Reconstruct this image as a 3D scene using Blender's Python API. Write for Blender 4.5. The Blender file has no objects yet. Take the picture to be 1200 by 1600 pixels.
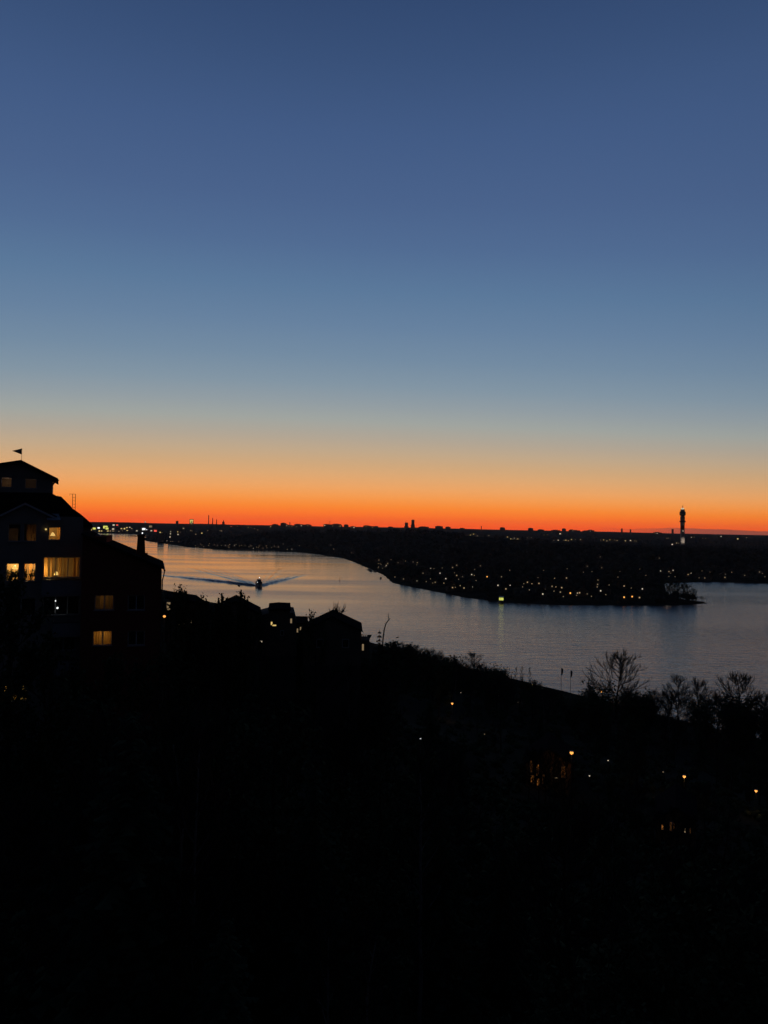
import bpy, math, random
import numpy as np
from mathutils import Matrix, Vector

R = math.radians
rng = random.Random(7)
nrg = np.random.default_rng(11)
sc = bpy.context.scene
col = sc.collection

# ------------------------------------------------------------------ camera
CAM_Z = 70.0
F = 1155.0                      # focal length in photograph pixels (1200 x 1600)
PITCH, ROLL = R(1.19), R(1.06)
cam_d = bpy.data.cameras.new('camera')
cam = bpy.data.objects.new('camera', cam_d)
col.objects.link(cam)
sc.camera = cam
cam_d.sensor_fit = 'VERTICAL'
cam_d.sensor_height = 36.0
cam_d.lens = 26.0
cam_d.clip_start = 0.1
cam_d.clip_end = 90000.0
ROT = Matrix.Rotation(math.pi / 2 + PITCH, 3, 'X') @ Matrix.Rotation(ROLL, 3, 'Z')
cam.matrix_world = Matrix.Translation((0, 0, CAM_Z)) @ ROT.to_4x4()
sc.render.resolution_x, sc.render.resolution_y = 768, 1024

# ------------------------------------------------------------------ sky: clear dusk, the sun already under the horizon
sc.view_settings.view_transform = 'Standard'
sc.view_settings.look = 'None'
sc.view_settings.exposure = 0.0
sc.view_settings.gamma = 1.0
GLOW_AZ = R(-9)                 # where the sun went down, measured from +Y towards +X


def lin(c):
    return tuple((v / 255 / 12.92) if v / 255 <= 0.04045 else ((v / 255 + 0.055) / 1.055) ** 2.4 for v in c)


world = bpy.data.worlds.new('World')
sc.world = world
world.use_nodes = True
wt = world.node_tree
wt.nodes.clear()


def wn(kind, **kw):
    n = wt.nodes.new(kind)
    for k, v in kw.items():
        setattr(n, k, v)
    return n


def wmath(op, a, b=None, c=None, clamp=False):
    n = wn('ShaderNodeMath', operation=op, use_clamp=clamp)
    for i, v in enumerate((a, b, c)):
        if v is None:
            continue
        if isinstance(v, (int, float)):
            n.inputs[i].default_value = v
        else:
            wt.links.new(v, n.inputs[i])
    return n.outputs[0]


def ramp(tree, stops, fac, interp='LINEAR'):
    n = tree.nodes.new('ShaderNodeValToRGB')
    n.color_ramp.interpolation = interp
    e = n.color_ramp.elements
    while len(e) < len(stops):
        e.new(0.5)
    for el, (p, c) in zip(e, stops):
        el.position = p
        el.color = (*c, 1)
    tree.links.new(fac, n.inputs[0])
    return n.outputs[0]


tc = wn('ShaderNodeTexCoord')
sep = wn('ShaderNodeSeparateXYZ')
wt.links.new(tc.outputs['Generated'], sep.inputs[0])
# elevation in degrees / 90
elev = wmath('DIVIDE', wmath('ARCSINE', sep.outputs[2]), math.pi / 2)
az = wmath('ARCTAN2', sep.outputs[0], sep.outputs[1])
cosaz = wmath('COSINE', wmath('SUBTRACT', az, GLOW_AZ))
# colour by height above the horizon (degrees), west
WEST = [(-2, (190, 55, 14)), (0.0, (246, 80, 20)), (0.25, (252, 90, 24)), (0.6, (255, 104, 30)), (1.05, (255, 120, 38)), (1.65, (255, 141, 52)),
        (2.4, (252, 160, 82)), (3.1, (242, 168, 102)), (4.0, (226, 171, 117)), (4.9, (210, 170, 127)), (5.8, (196, 170, 139)), (6.9, (179, 167, 150)),
        (8.2, (162, 166, 161)), (9.5, (147, 158, 164)), (11, (131, 150, 165)), (13, (116, 140, 163)), (15.4, (103, 130, 160)), (18, (91, 121, 155)),
        (21, (81, 108, 147)), (24, (74, 99, 140)), (28.2, (66, 91, 133)), (32.5, (57, 81, 121)), (36, (50, 73, 112)), (50, (31, 52, 86)), (90, (17, 30, 54))]
EAST = [(-2, (10, 12, 16)), (0, (13, 15, 21)), (6, (16, 19, 26)), (14, (18, 22, 32)), (25, (19, 25, 38)), (90, (17, 30, 54))]
# away from the sunset point the warm layer lies lower
low = wmath('MULTIPLY_ADD', elev, -3.0, 1.0, clamp=True)
squeeze = wmath('MULTIPLY_ADD', wmath('MULTIPLY', wmath('SUBTRACT', 1.0, cosaz), low), 1.5, 1.0)
half = wmath('MULTIPLY_ADD', wmath('MULTIPLY', elev, squeeze), 0.95, 0.03, clamp=True)


def stops(tab):
    # the lowest degree of the afterglow is brighter than the screen can show
    return [(max(0.0, t / 90 * 0.95 + 0.03), tuple(v * (1 + 0.22 * max(0, 1 - max(t, 0) / 2.0)) for v in lin(c))) for t, c in tab]


west = ramp(wt, stops(WEST), half)
east = ramp(wt, stops(EAST), half)
facing = wn('ShaderNodeMapRange', interpolation_type='SMOOTHSTEP')
wt.links.new(cosaz, facing.inputs[0])
facing.inputs[1].default_value = -0.3
facing.inputs[2].default_value = 1.0
mix = wn('ShaderNodeMix', data_type='RGBA')
wt.links.new(facing.outputs[0], mix.inputs[0])
wt.links.new(east, mix.inputs[6])
wt.links.new(west, mix.inputs[7])
# thin grey-mauve bank of far stratus low over the horizon, north of the glow
cn = wn('ShaderNodeTexNoise', noise_dimensions='2D')
cxy = wn('ShaderNodeCombineXYZ')
wt.links.new(wmath('MULTIPLY', az, 9.0), cxy.inputs[0])
wt.links.new(wmath('MULTIPLY', elev, 60.0), cxy.inputs[1])
wt.links.new(cxy.outputs[0], cn.inputs['Vector'])
cn.inputs['Scale'].default_value = 1.0
cn.inputs['Detail'].default_value = 4.0
edge = wmath('ADD', wmath('MULTIPLY', cn.outputs[0], 0.0050), 0.0007)
band = wn('ShaderNodeMapRange', interpolation_type='SMOOTHSTEP')
wt.links.new(wmath('SUBTRACT', edge, elev), band.inputs[0])
band.inputs[1].default_value = -0.0004
band.inputs[2].default_value = 0.0006
north = wn('ShaderNodeMapRange', interpolation_type='SMOOTHSTEP')
wt.links.new(az, north.inputs[0])
north.inputs[1].default_value = R(14)
north.inputs[2].default_value = R(25)
cm = wn('ShaderNodeMix', data_type='RGBA')
wt.links.new(wmath('MULTIPLY', wmath('MULTIPLY', band.outputs[0], north.outputs[0]), 0.8), cm.inputs[0])
wt.links.new(mix.outputs[2], cm.inputs[6])
cm.inputs[7].default_value = (*lin((126, 78, 66)), 1)
bg = wn('ShaderNodeBackground')
wt.links.new(cm.outputs[2], bg.inputs[0])
bg.inputs[1].default_value = 1.0
wo = wn('ShaderNodeOutputWorld')
wt.links.new(bg.outputs[0], wo.inputs[0])

sc.cycles.use_denoising = True
sc.cycles.max_bounces = 6
sc.cycles.sample_clamp_indirect = 3.0

# ------------------------------------------------------------------ picture <-> place
CAM = Vector((0, 0, CAM_Z))


def pix(px, py, D):
    """The point seen at photograph pixel (px, py), D metres ahead of the camera."""
    return CAM + ROT @ Vector(((px - 600) / F * D, (800 - py) / F * D, -D))


RINV = np.array(ROT.transposed())


def proj(P):
    """Photograph pixels and depth of an array of points."""
    q = (np.asarray(P, float) - np.array([0, 0, CAM_Z])) @ RINV.T
    d = -q[..., 2]
    return 600 + q[..., 0] / d * F, 800 - q[..., 1] / d * F, d


def hz(px):
    return 824 + 0.0185 * (px - 600)


def at_water(px, py):
    D = CAM_Z * F / (py - hz(px))
    p = pix(px, py, D)
    return p.x, p.y


def gp(px, D):
    p = pix(px, hz(px), D)
    return p.x, p.y


# ------------------------------------------------------------------ mesh helpers
class MB:
    def __init__(s):
        s.v, s.f = [], []

    def add(s, verts, faces):
        o = len(s.v)
        s.v += [tuple(p) for p in verts]
        s.f += [tuple(i + o for i in f) for f in faces]
        return s

    def box(s, x0, x1, y0, y1, z0, z1):
        v = [(x0, y0, z0), (x1, y0, z0), (x1, y1, z0), (x0, y1, z0), (x0, y0, z1), (x1, y0, z1), (x1, y1, z1), (x0, y1, z1)]
        return s.add(v, [(0, 3, 2, 1), (4, 5, 6, 7), (0, 1, 5, 4), (1, 2, 6, 5), (2, 3, 7, 6), (3, 0, 4, 7)])

    def prism(s, poly, y0, y1):
        """poly in x-z, counter-clockwise seen from -y, pushed from y0 to y1."""
        n = len(poly)
        v = [(x, y0, z) for x, z in poly] + [(x, y1, z) for x, z in poly]
        f = [tuple(range(n)), tuple(range(2 * n - 1, n - 1, -1))]
        f += [(i, i + n, (i + 1) % n + n, (i + 1) % n) for i in range(n)]
        return s.add(v, f)

    def tube(s, pts, rad, n=6, cap=True):
        pts = [Vector(p) for p in pts]
        if isinstance(rad, (int, float)):
            rad = [rad] * len(pts)
        v, f = [], []
        for i, p in enumerate(pts):
            t = (pts[min(i + 1, len(pts) - 1)] - pts[max(i - 1, 0)])
            t = t.normalized() if t.length else Vector((0, 0, 1))
            a = t.cross(Vector((1, 0, 0)) if abs(t.x) < 0.8 else Vector((0, 1, 0))).normalized()
            b = t.cross(a)
            for k in range(n):
                w = 2 * math.pi * k / n
                v.append(p + (a * math.cos(w) + b * math.sin(w)) * rad[i])
        for i in range(len(pts) - 1):
            for k in range(n):
                f.append((i * n + k, i * n + (k + 1) % n, (i + 1) * n + (k + 1) % n, (i + 1) * n + k))
        if cap:
            f.append(tuple(range(n))[::-1])
            f.append(tuple(range((len(pts) - 1) * n, len(pts) * n)))
        return s.add(v, f)

    def lathe(s, prof, n=16, c=(0, 0)):
        v, f = [], []
        for r, z in prof:
            for k in range(n):
                w = 2 * math.pi * k / n
                v.append((c[0] + r * math.cos(w), c[1] + r * math.sin(w), z))
        for i in range(len(prof) - 1):
            for k in range(n):
                f.append((i * n + k, i * n + (k + 1) % n, (i + 1) * n + (k + 1) % n, (i + 1) * n + k))
        f.append(tuple(range(n))[::-1])
        f.append(tuple(range((len(prof) - 1) * n, len(prof) * n)))
        return s.add(v, f)

    def ball(s, c, r, n=8, sz=1.0):
        prof = [(max(0.02 * r, r * math.sin(math.pi * i / n)), -r * sz * math.cos(math.pi * i / n)) for i in range(n + 1)]
        return s.lathe([(a, b + c[2]) for a, b in prof], n=n * 2 if n < 6 else n + 4, c=(c[0], c[1]))

    def mesh(s, name):
        m = bpy.data.meshes.new(name)
        m.from_pydata(s.v, [], s.f)
        m.update()
        return m

    def build(s, name, mat, parent=None, smooth=False, **tags):
        m = s.mesh(name)
        if smooth:
            m.polygons.foreach_set('use_smooth', [True] * len(m.polygons))
        return link(name, m, mat, parent, **tags)


def link(name, mesh, mat=None, parent=None, **tags):
    o = bpy.data.objects.new(name, mesh)
    col.objects.link(o)
    if mat is not None and mesh is not None and not mesh.materials:
        mesh.materials.append(mat)
    if parent is not None:
        o.parent = parent
    for k, v in tags.items():
        o[k] = v
    return o


def empty(name, loc=(0, 0, 0), rz=0.0, **tags):
    o = bpy.data.objects.new(name, None)
    o.empty_display_size = 0.5
    col.objects.link(o)
    o.location = loc
    o.rotation_euler = (0, 0, rz)
    for k, v in tags.items():
        o[k] = v
    return o


def copy_tree(o, parent=None):
    c = o.copy()
    col.objects.link(c)
    c.parent = parent
    for ch in [k for k in o.children]:
        copy_tree(ch, c)
    return c


def np_mesh(name, verts, tris, smooth=False):
    m = bpy.data.meshes.new(name)
    verts = np.asarray(verts, np.float32)
    tris = np.asarray(tris, np.int32)
    k = tris.shape[1]
    m.vertices.add(len(verts))
    m.vertices.foreach_set('co', verts.ravel())
    m.loops.add(tris.size)
    m.loops.foreach_set('vertex_index', tris.ravel())
    m.polygons.add(len(tris))
    m.polygons.foreach_set('loop_start', np.arange(0, tris.size, k, dtype=np.int32))
    if smooth:
        m.polygons.foreach_set('use_smooth', np.ones(len(tris), bool))
    m.update(calc_edges=True)
    return m


# ------------------------------------------------------------------ materials
def mat(name, c, rough=0.8, var=0.25, scale=3.0, bump=0.0, spec=0.3, metallic=0.0):
    m = bpy.data.materials.new(name)
    m.use_nodes = True
    t = m.node_tree
    b = t.nodes['Principled BSDF']
    b.inputs['Roughness'].default_value = rough
    b.inputs['Specular IOR Level'].default_value = 0.0 if spec <= 0.1 else spec
    b.inputs['Metallic'].default_value = metallic
    tcn = t.nodes.new('ShaderNodeTexCoord')
    nz = t.nodes.new('ShaderNodeTexNoise')
    nz.inputs['Scale'].default_value = scale
    nz.inputs['Detail'].default_value = 5.0
    t.links.new(tcn.outputs['Object'], nz.inputs['Vector'])
    lo = tuple(v * (1 - var) for v in c)
    hi = tuple(min(1, v * (1 + var)) for v in c)
    r = ramp(t, [(0.3, lo), (0.7, hi)], nz.outputs[0])
    t.links.new(r, b.inputs['Base Color'])
    if bump:
        bn = t.nodes.new('ShaderNodeBump')
        bn.inputs['Strength'].default_value = bump
        bn.inputs['Distance'].default_value = 0.05
        t.links.new(nz.outputs[0], bn.inputs['Height'])
        t.links.new(bn.outputs[0], b.inputs['Normal'])
    return m


def light_mat(name, c, strength, sample='NONE'):
    m = bpy.data.materials.new(name)
    m.use_nodes = True
    b = m.node_tree.nodes['Principled BSDF']
    b.inputs['Base Color'].default_value = (*c, 1)
    b.inputs['Emission Color'].default_value = (*c, 1)
    b.inputs['Emission Strength'].default_value = strength
    m.cycles.emission_sampling = sample
    return m


M = {}
M['soil'] = mat('hillside_soil', (0.03, 0.03, 0.022), 0.95, 0.5, 0.06, spec=0.02)
M['grass'] = mat('grass', (0.03, 0.04, 0.018), 0.9, 0.4, 1.0, spec=0.1)
M['bark'] = mat('bark', (0.035, 0.028, 0.022), 0.95, 0.4, 4.0, spec=0.1)
M['twig'] = mat('twigs', (0.04, 0.032, 0.027), 0.95, 0.3, 3.0, spec=0.1)
M['birch'] = mat('pale_bark', (0.16, 0.15, 0.14), 0.9, 0.4, 3.0, spec=0.1)
M['leaf'] = mat('dark_leaf', (0.045, 0.055, 0.028), 0.9, 0.5, 1.2, spec=0.03)
M['needle'] = mat('needles', (0.035, 0.05, 0.03), 0.9, 0.4, 1.2, spec=0.03)
M['wood_far'] = mat('far_wood', (0.06, 0.058, 0.05), 0.95, 0.5, 0.03, spec=0.05)
M['white_wall'] = mat('white_render', (0.30, 0.275, 0.245), 0.9, 0.08, 2.0, spec=0.1)
M['pale_trim'] = mat('pale_trim', (0.5, 0.5, 0.5), 0.7, 0.05, 2.0, spec=0.2)
M['red_wall'] = mat('red_brick', (0.22, 0.07, 0.045), 0.9, 0.25, 6.0, 0.3, spec=0.1)
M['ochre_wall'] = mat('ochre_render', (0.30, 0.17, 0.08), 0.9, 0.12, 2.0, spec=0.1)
M['roof'] = mat('dark_roof', (0.018, 0.016, 0.016), 0.95, 0.35, 3.0, 0.4, spec=0.04)
M['sheet'] = mat('zinc_sheet', (0.27, 0.28, 0.30), 0.5, 0.1, 2.0, spec=0.5)
M['metal'] = mat('dark_metal', (0.04, 0.04, 0.045), 0.5, 0.2, 3.0, spec=0.5)
M['concrete'] = mat('concrete', (0.30, 0.28, 0.26), 0.9, 0.2, 0.2, spec=0.1)
M['concrete_dark'] = mat('weathered_concrete', (0.08, 0.07, 0.065), 0.9, 0.25, 0.3, spec=0.1)
M['red_paint'] = mat('red_oxide_paint', (0.20, 0.035, 0.02), 0.8, 0.2, 0.3, spec=0.1)
M['city_wall'] = mat('city_wall', (0.12, 0.10, 0.09), 0.9, 0.3, 0.02, spec=0.1)
M['house_wall'] = mat('house_wall', (0.14, 0.11, 0.085), 0.9, 0.3, 0.2, spec=0.1)
M['room'] = mat('room_plaster', (0.34, 0.26, 0.15), 0.9, 0.25, 2.0, spec=0.1)
M['hull'] = mat('boat_hull', (0.03, 0.035, 0.05), 0.4, 0.2, 1.0, spec=0.4)
M['boat_white'] = mat('boat_cabin', (0.10, 0.10, 0.11), 0.5, 0.1, 1.0, spec=0.4)
M['rock'] = mat('shore_rock', (0.10, 0.09, 0.085), 0.9, 0.4, 0.5, spec=0.1)
M['asphalt'] = mat('asphalt', (0.045, 0.045, 0.047), 0.85, 0.2, 2.0, spec=0.3)
M['flag'] = mat('flag_cloth', (0.05, 0.06, 0.09), 0.9, 0.2, 2.0, spec=0.1)
M['flag_white'] = mat('pale_cloth', (0.6, 0.55, 0.5), 0.9, 0.1, 2.0, spec=0.1)
M['pane_dark'] = mat('dark_glass', (0.012, 0.013, 0.015), 0.06, 0.1, 1.0, spec=0.6)

cm_ = bpy.data.materials.new('curtain_cloth')
cm_.use_nodes = True
t_ = cm_.node_tree
t_.nodes.clear()
d_ = t_.nodes.new('ShaderNodeBsdfDiffuse')
d_.inputs[0].default_value = (0.55, 0.36, 0.14, 1)
tr_ = t_.nodes.new('ShaderNodeBsdfTranslucent')
tr_.inputs[0].default_value = (0.62, 0.40, 0.15, 1)
mx_ = t_.nodes.new('ShaderNodeMixShader')
mx_.inputs[0].default_value = 0.55
o_ = t_.nodes.new('ShaderNodeOutputMaterial')
t_.links.new(d_.outputs[0], mx_.inputs[1])
t_.links.new(tr_.outputs[0], mx_.inputs[2])
t_.links.new(mx_.outputs[0], o_.inputs[0])
M['curtain'] = cm_

gm = bpy.data.materials.new('window_glass')
gm.use_nodes = True
t_ = gm.node_tree
t_.nodes.clear()
g1 = t_.nodes.new('ShaderNodeBsdfTransparent')
g2 = t_.nodes.new('ShaderNodeBsdfGlossy')
g2.inputs['Roughness'].default_value = 0.03
gx = t_.nodes.new('ShaderNodeMixShader')
gx.inputs[0].default_value = 0.07
o_ = t_.nodes.new('ShaderNodeOutputMaterial')
t_.links.new(g1.outputs[0], gx.inputs[1])
t_.links.new(g2.outputs[0], gx.inputs[2])
t_.links.new(gx.outputs[0], o_.inputs[0])
M['glass'] = gm

M['l_warm'] = light_mat('lit_window_warm', (1.0, 0.66, 0.32), 0.38)
M['l_white'] = light_mat('lamp_white', (1.0, 0.82, 0.56), 0.62)
M['l_cool'] = light_mat('lamp_cool_white', (0.95, 0.97, 0.95), 1.5)
M['l_orange'] = light_mat('sodium_lamp', (1.0, 0.40, 0.08), 1.5)
M['l_yellow'] = light_mat('yellow_lamp', (1.0, 0.70, 0.22), 0.75)
M['l_green'] = light_mat('yellow_green_floodlight', (0.78, 0.78, 0.15), 1.0)
M['l_red'] = light_mat('red_lamp', (1.0, 0.10, 0.06), 1.2)
M['l_amber'] = light_mat('amber_window', (1.0, 0.36, 0.07), 0.3)
M['l_faint'] = light_mat('faint_window', (1.0, 0.40, 0.10), 0.05)
M['l_dim'] = light_mat('dim_window', (1.0, 0.70, 0.36), 0.22)

# water
wm = bpy.data.materials.new('water')
wm.use_nodes = True
t_ = wm.node_tree
b_ = t_.nodes['Principled BSDF']
b_.inputs['Base Color'].default_value = (0.02, 0.034, 0.05, 1)
b_.inputs['IOR'].default_value = 1.33
b_.inputs['Specular IOR Level'].default_value = 0.5
tcn = t_.nodes.new('ShaderNodeTexCoord')


def wnoise(scale, sx, sy, rot, detail=3.0):
    mp = t_.nodes.new('ShaderNodeMapping')
    mp.inputs['Rotation'].default_value = (0, 0, R(rot))
    mp.inputs['Scale'].default_value = (sx, sy, 1)
    t_.links.new(tcn.outputs['Object'], mp.inputs[0])
    n = t_.nodes.new('ShaderNodeTexNoise')
    n.inputs['Scale'].default_value = scale
    n.inputs['Detail'].default_value = detail
    t_.links.new(mp.outputs[0], n.inputs['Vector'])
    return n.outputs[0]


def tmath(op, a, b):
    n = t_.nodes.new('ShaderNodeMath')
    n.operation = op
    for i, v in enumerate((a, b)):
        if isinstance(v, (int, float)):
            n.inputs[i].default_value = v
        else:
            t_.links.new(v, n.inputs[i])
    return n.outputs[0]


ripple = wnoise(0.55, 0.8, 1.4, 12)
swell = wnoise(0.12, 0.5, 1.6, -14)
gust = wnoise(0.0045, 0.55, 2.4, 8, 5.0)          # wind lanes, hundreds of metres long
h_ = tmath('ADD', tmath('MULTIPLY', ripple, 0.34), tmath('MULTIPLY', swell, 0.75))
amp = ramp(t_, [(0.38, (0.05,) * 3), (0.62, (0.18,) * 3)], gust)
sx_ = t_.nodes.new('ShaderNodeSeparateXYZ')
t_.links.new(tcn.outputs['Object'], sx_.inputs[0])
fetch = t_.nodes.new('ShaderNodeMapRange')          # sheltered in the west, wind-ruffled off the point
fetch.interpolation_type = 'SMOOTHSTEP'
t_.links.new(sx_.outputs[0], fetch.inputs[0])
for i_, v_ in ((1, -150.0), (2, 350.0), (3, 0.0), (4, 1.35)):
    fetch.inputs[i_].default_value = v_
amp = tmath('ADD', amp, fetch.outputs[0])
bn = t_.nodes.new('ShaderNodeBump')
bn.inputs['Distance'].default_value = 1.0
bn.inputs['Strength'].default_value = 0.8
t_.links.new(tmath('MULTIPLY', h_, amp), bn.inputs['Height'])
t_.links.new(bn.outputs[0], b_.inputs['Normal'])
rr = ramp(t_, [(0.35, (0.07,) * 3), (0.65, (0.2,) * 3)], gust)
t_.links.new(rr, b_.inputs['Roughness'])
M['water'] = wm
M['wake'] = wm.copy()
M['wake'].name = 'wake_water'


# ------------------------------------------------------------------ terrain
def fbm(x, y, scale, seed, octaves=4):
    """Smooth value noise, about -1..1."""
    out = np.zeros_like(x, dtype=float)
    a = 1.0
    tot = 0
    r = np.random.default_rng(seed)
    tab = r.uniform(-1, 1, (256, 256))
    for _ in range(octaves):
        u, v = x / scale + 37.3, y / scale + 11.7
        i, j = np.floor(u).astype(int), np.floor(v).astype(int)
        fu, fv = u - i, v - j
        fu, fv = fu * fu * (3 - 2 * fu), fv * fv * (3 - 2 * fv)
        g = lambda p, q: tab[p % 256, q % 256]
        out += a * ((g(i, j) * (1 - fu) + g(i + 1, j) * fu) * (1 - fv) + (g(i, j + 1) * (1 - fu) + g(i + 1, j + 1) * fu) * fv)
        tot += a
        a *= 0.5
        scale *= 0.5
    return out / tot


# far land: shoreline walked from the jetty in the west, round the point, into the bay, and on beyond the frame
SHORE = [at_water(230, 845.5), at_water(262, 850), at_water(300, 855.5), at_water(340, 858.5), at_water(420, 859), at_water(480, 863.5),
         at_water(540, 872.5), at_water(575, 887), at_water(600, 898), at_water(615, 911), at_water(680, 924), at_water(730, 934),
         at_water(790, 941), at_water(860, 945), at_water(940, 946), at_water(1010, 946), at_water(1060, 945.5), at_water(1103, 942.5),
         at_water(1094, 939.5), at_water(1072, 937.5), at_water(1052, 934), at_water(1040, 925), at_water(1036, 911), at_water(1110, 909), at_water(1160, 911),
         at_water(1210, 912.5), gp(1350, 1000), gp(1700, 1050), gp(2600, 1500), (12000, 800), (40000, 5000), (40000, 60000), (-40000, 60000),
         (-40000, 9000), gp(-400, 5400), gp(0, 4900), gp(150, 4700), gp(215, 4500), gp(238, 3900), gp(222, 3300)]
POLY = np.array([[p[0], p[1]] for p in SHORE])
S0, SN = np.array([7.0, 425.0]), np.array([0.824, 0.567])
HILL_D = [-400, -60, 0, 20, 60, 112, 169, 193, 236, 262, 330, 600, 3000]
HILL_Z = [-14, -7, 0.6, 2, 8, 20, 33, 40, 51, 56, 60, 66, 80]


def sdist(x, y):
    """Signed distance to the far shore, positive on land."""
    best = np.full(x.shape, 1e12)
    inside = np.zeros(x.shape, bool)
    n = len(POLY)
    for i in range(n):
        a, b = POLY[i], POLY[(i + 1) % n]
        e = b - a
        wx, wy = x - a[0], y - a[1]
        t = np.clip((wx * e[0] + wy * e[1]) / (e @ e), 0, 1)
        best = np.minimum(best, (wx - t * e[0]) ** 2 + (wy - t * e[1]) ** 2)
        c = (a[1] > y) != (b[1] > y)
        with np.errstate(divide='ignore', invalid='ignore'):
            xi = a[0] + (y - a[1]) / (b[1] - a[1] if b[1] != a[1] else 1e-9) * e[0]
        inside ^= c & (x < xi)
    d = np.sqrt(best)
    return np.where(inside, d, -d)


def gauss(x, y, c, r):
    return np.exp(-((x - c[0]) ** 2 + (y - c[1]) ** 2) / (2 * r * r))


def tz(x, y):
    x, y = np.asarray(x, float), np.asarray(y, float)
    s = sdist(x, y)
    D = np.hypot(x, y)
    base = np.where(s > 0, np.minimum(s * 0.10, 6) + 0.2, np.maximum(s * 0.06, -8))
    up = np.clip((s - 40) / 350, 0, 1)
    up = up * up * (3 - 2 * up)
    h = 8 + 7 * fbm(x, y, 420, 3)
    h = h + 27 * gauss(x, y, gp(545, 2150), 420) + 16 * gauss(x, y, gp(420, 2500), 350) + 15 * gauss(x, y, gp(680, 2000), 330)
    h = h + 8 * gauss(x, y, gp(1150, 1500), 250) + 6 * gauss(x, y, gp(900, 1500), 300)
    far = np.clip((D - 3300) / 4200, 0, 1)
    azm = np.arctan2(x, y)
    ridge = 62 + 9 * fbm(azm * 3000, D * 0.05, 160, 9, 5) - 14 * np.clip((azm - 0.17) / 0.3, 0, 1)
    h = h * (1 - far) + far * ridge
    zf = base + up * h
    d = -((x - S0[0]) * SN[0] + (y - S0[1]) * SN[1]) + 5 * fbm(x, y, 60, 5)
    zn = np.interp(d, HILL_D, HILL_Z) + np.clip((d - 15) / 60, 0, 1) * 1.6 * fbm(x, y, 25, 8)
    return np.maximum(zn, zf)


def tz1(x, y):
    return float(tz(np.array([x]), np.array([y]))[0])


azs = np.concatenate([np.arange(-180, -42, 3.0), np.arange(-42, 42, 0.22), np.arange(42, 180, 3.0)])
rads = np.concatenate([[0.5], np.geomspace(6, 700, 110), np.geomspace(715, 1500, 60), np.geomspace(1530, 16000, 85)])
A, Q = np.meshgrid(np.radians(azs), rads)
X, Y = Q * np.sin(A), Q * np.cos(A)
Z = tz(X, Y)
Z = np.where(Q < 9, np.minimum(Z, 55.0), Z)
nr, na = A.shape
idx = np.arange(nr * na).reshape(nr, na)
nxt = np.roll(idx, -1, axis=1)
quads = np.stack([idx[:-1], idx[1:], nxt[1:], nxt[:-1]], -1).reshape(-1, 4)
link('ground', np_mesh('ground', np.stack([X, Y, Z], -1).reshape(-1, 3), quads, True), M['soil'], kind='structure')

wv = MB()
wv.add([(-15000, -3000, 0), (15000, -3000, 0), (15000, 15500, 0), (-15000, 15500, 0)], [(0, 1, 2, 3)])
wv.build('water', M['water'], kind='structure')


def solve(px, py, h, D0, D1, n=400):
    """First distance at which the sight line through (px, py) is h metres above the ground."""
    Ds = np.geomspace(D0, D1, n)
    P = np.array([pix(px, py, d) for d in Ds])
    g = P[:, 2] - tz(P[:, 0], P[:, 1]) - h
    k = np.where((g[:-1] > 0) & (g[1:] <= 0))[0]
    if len(k):
        return float(Ds[k[0]])
    return float(Ds[np.argmin(np.abs(g))])


KEEP = []                                    # sight lines to lights and windows that stay open: px, py, D, radius


def keep(px, py, D, r=5):
    KEEP.append((px, py, D, r))


# ------------------------------------------------------------------ boat wake: low ridges of water spreading behind the boat
BOAT = Vector((*at_water(405, 915.5), 0))
wk = MB()


def wake_arm(end, crests, width, seed):
    e = Vector((end[0], end[1], 0))
    a = (e - BOAT)
    L = a.length
    a.normalize()
    b = Vector((-a.y, a.x, 0))
    nt_, nu = 110, 44
    vs, fs = [], []
    r = random.Random(seed)
    ph = [r.uniform(0, 6.28) for _ in range(8)]
    for i in range(nt_ + 1):
        t = i / nt_
        w = 3 + width * t ** 0.8
        fade = min(1, t * 14 + 0.35) * (1 - t) ** 0.55
        bend = 10 * math.sin(t * 2.2) * t * crests[0][2]
        for j in range(nu + 1):
            u = j / nu * 2 - 1
            z = 0
            for c, h, _ in crests:
                z += h * math.exp(-((u - c) / 0.16) ** 2)
            z *= fade * (1 + 0.25 * math.sin(t * 31 + ph[j % 8]) + 0.15 * math.sin(t * 73 + ph[(j + 3) % 8]))
            edge_ = min(1, (1 - abs(u)) * 6)
            p = BOAT + a * (t * L + 2) + b * (u * w + bend)
            vs.append((p.x, p.y, 0.008 + 0.006 * seed + max(0.0, z) * edge_))
    for i in range(nt_):
        for j in range(nu):
            k = i * (nu + 1) + j
            fs.append((k, k + 1, k + nu + 2, k + nu + 1))
    wk.add(vs, fs)


wake_arm(at_water(262, 896), [(0.6, 1.7, 1), (0.15, 0.9, 1), (-0.3, 0.7, 1), (-0.65, 0.4, 1)], 25, 1)
wake_arm(at_water(459, 896.5), [(-0.6, 1.8, -0.6), (-0.1, 1.2, 1), (0.35, 0.8, 1), (0.7, 0.4, 1)], 20, 2)
wake_arm(at_water(318, 886), [(0.5, 1.0, 1), (-.1, .7, 1), (-.6, .5, 1)], 30, 3)
wake_arm(at_water(436, 888), [(-0.5, 1.0, 1), (.1, .7, 1), (.6, .5, 1)], 24, 4)
wk.build('boat_wake', M['wake'], smooth=True, kind='structure')
trail = MB()
path = [(404, 911), (396, 905), (380, 898), (358, 891), (330, 885.5), (300, 882), (262, 880), (215, 879)]
tp = [Vector((*at_water(*p), 0)) for p in path]
vs, fs = [], []
for i, p in enumerate(tp):
    d = (tp[min(i + 1, len(tp) - 1)] - tp[max(i - 1, 0)]).normalized()
    n = Vector((-d.y, d.x, 0))
    w = 2.5 + 2.6 * i
    vs += [p + n * w + Vector((0, 0, 0.006)), p - n * w + Vector((0, 0, 0.006))]
    if i:
        fs.append((2 * i - 2, 2 * i - 1, 2 * i + 1, 2 * i))
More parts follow.
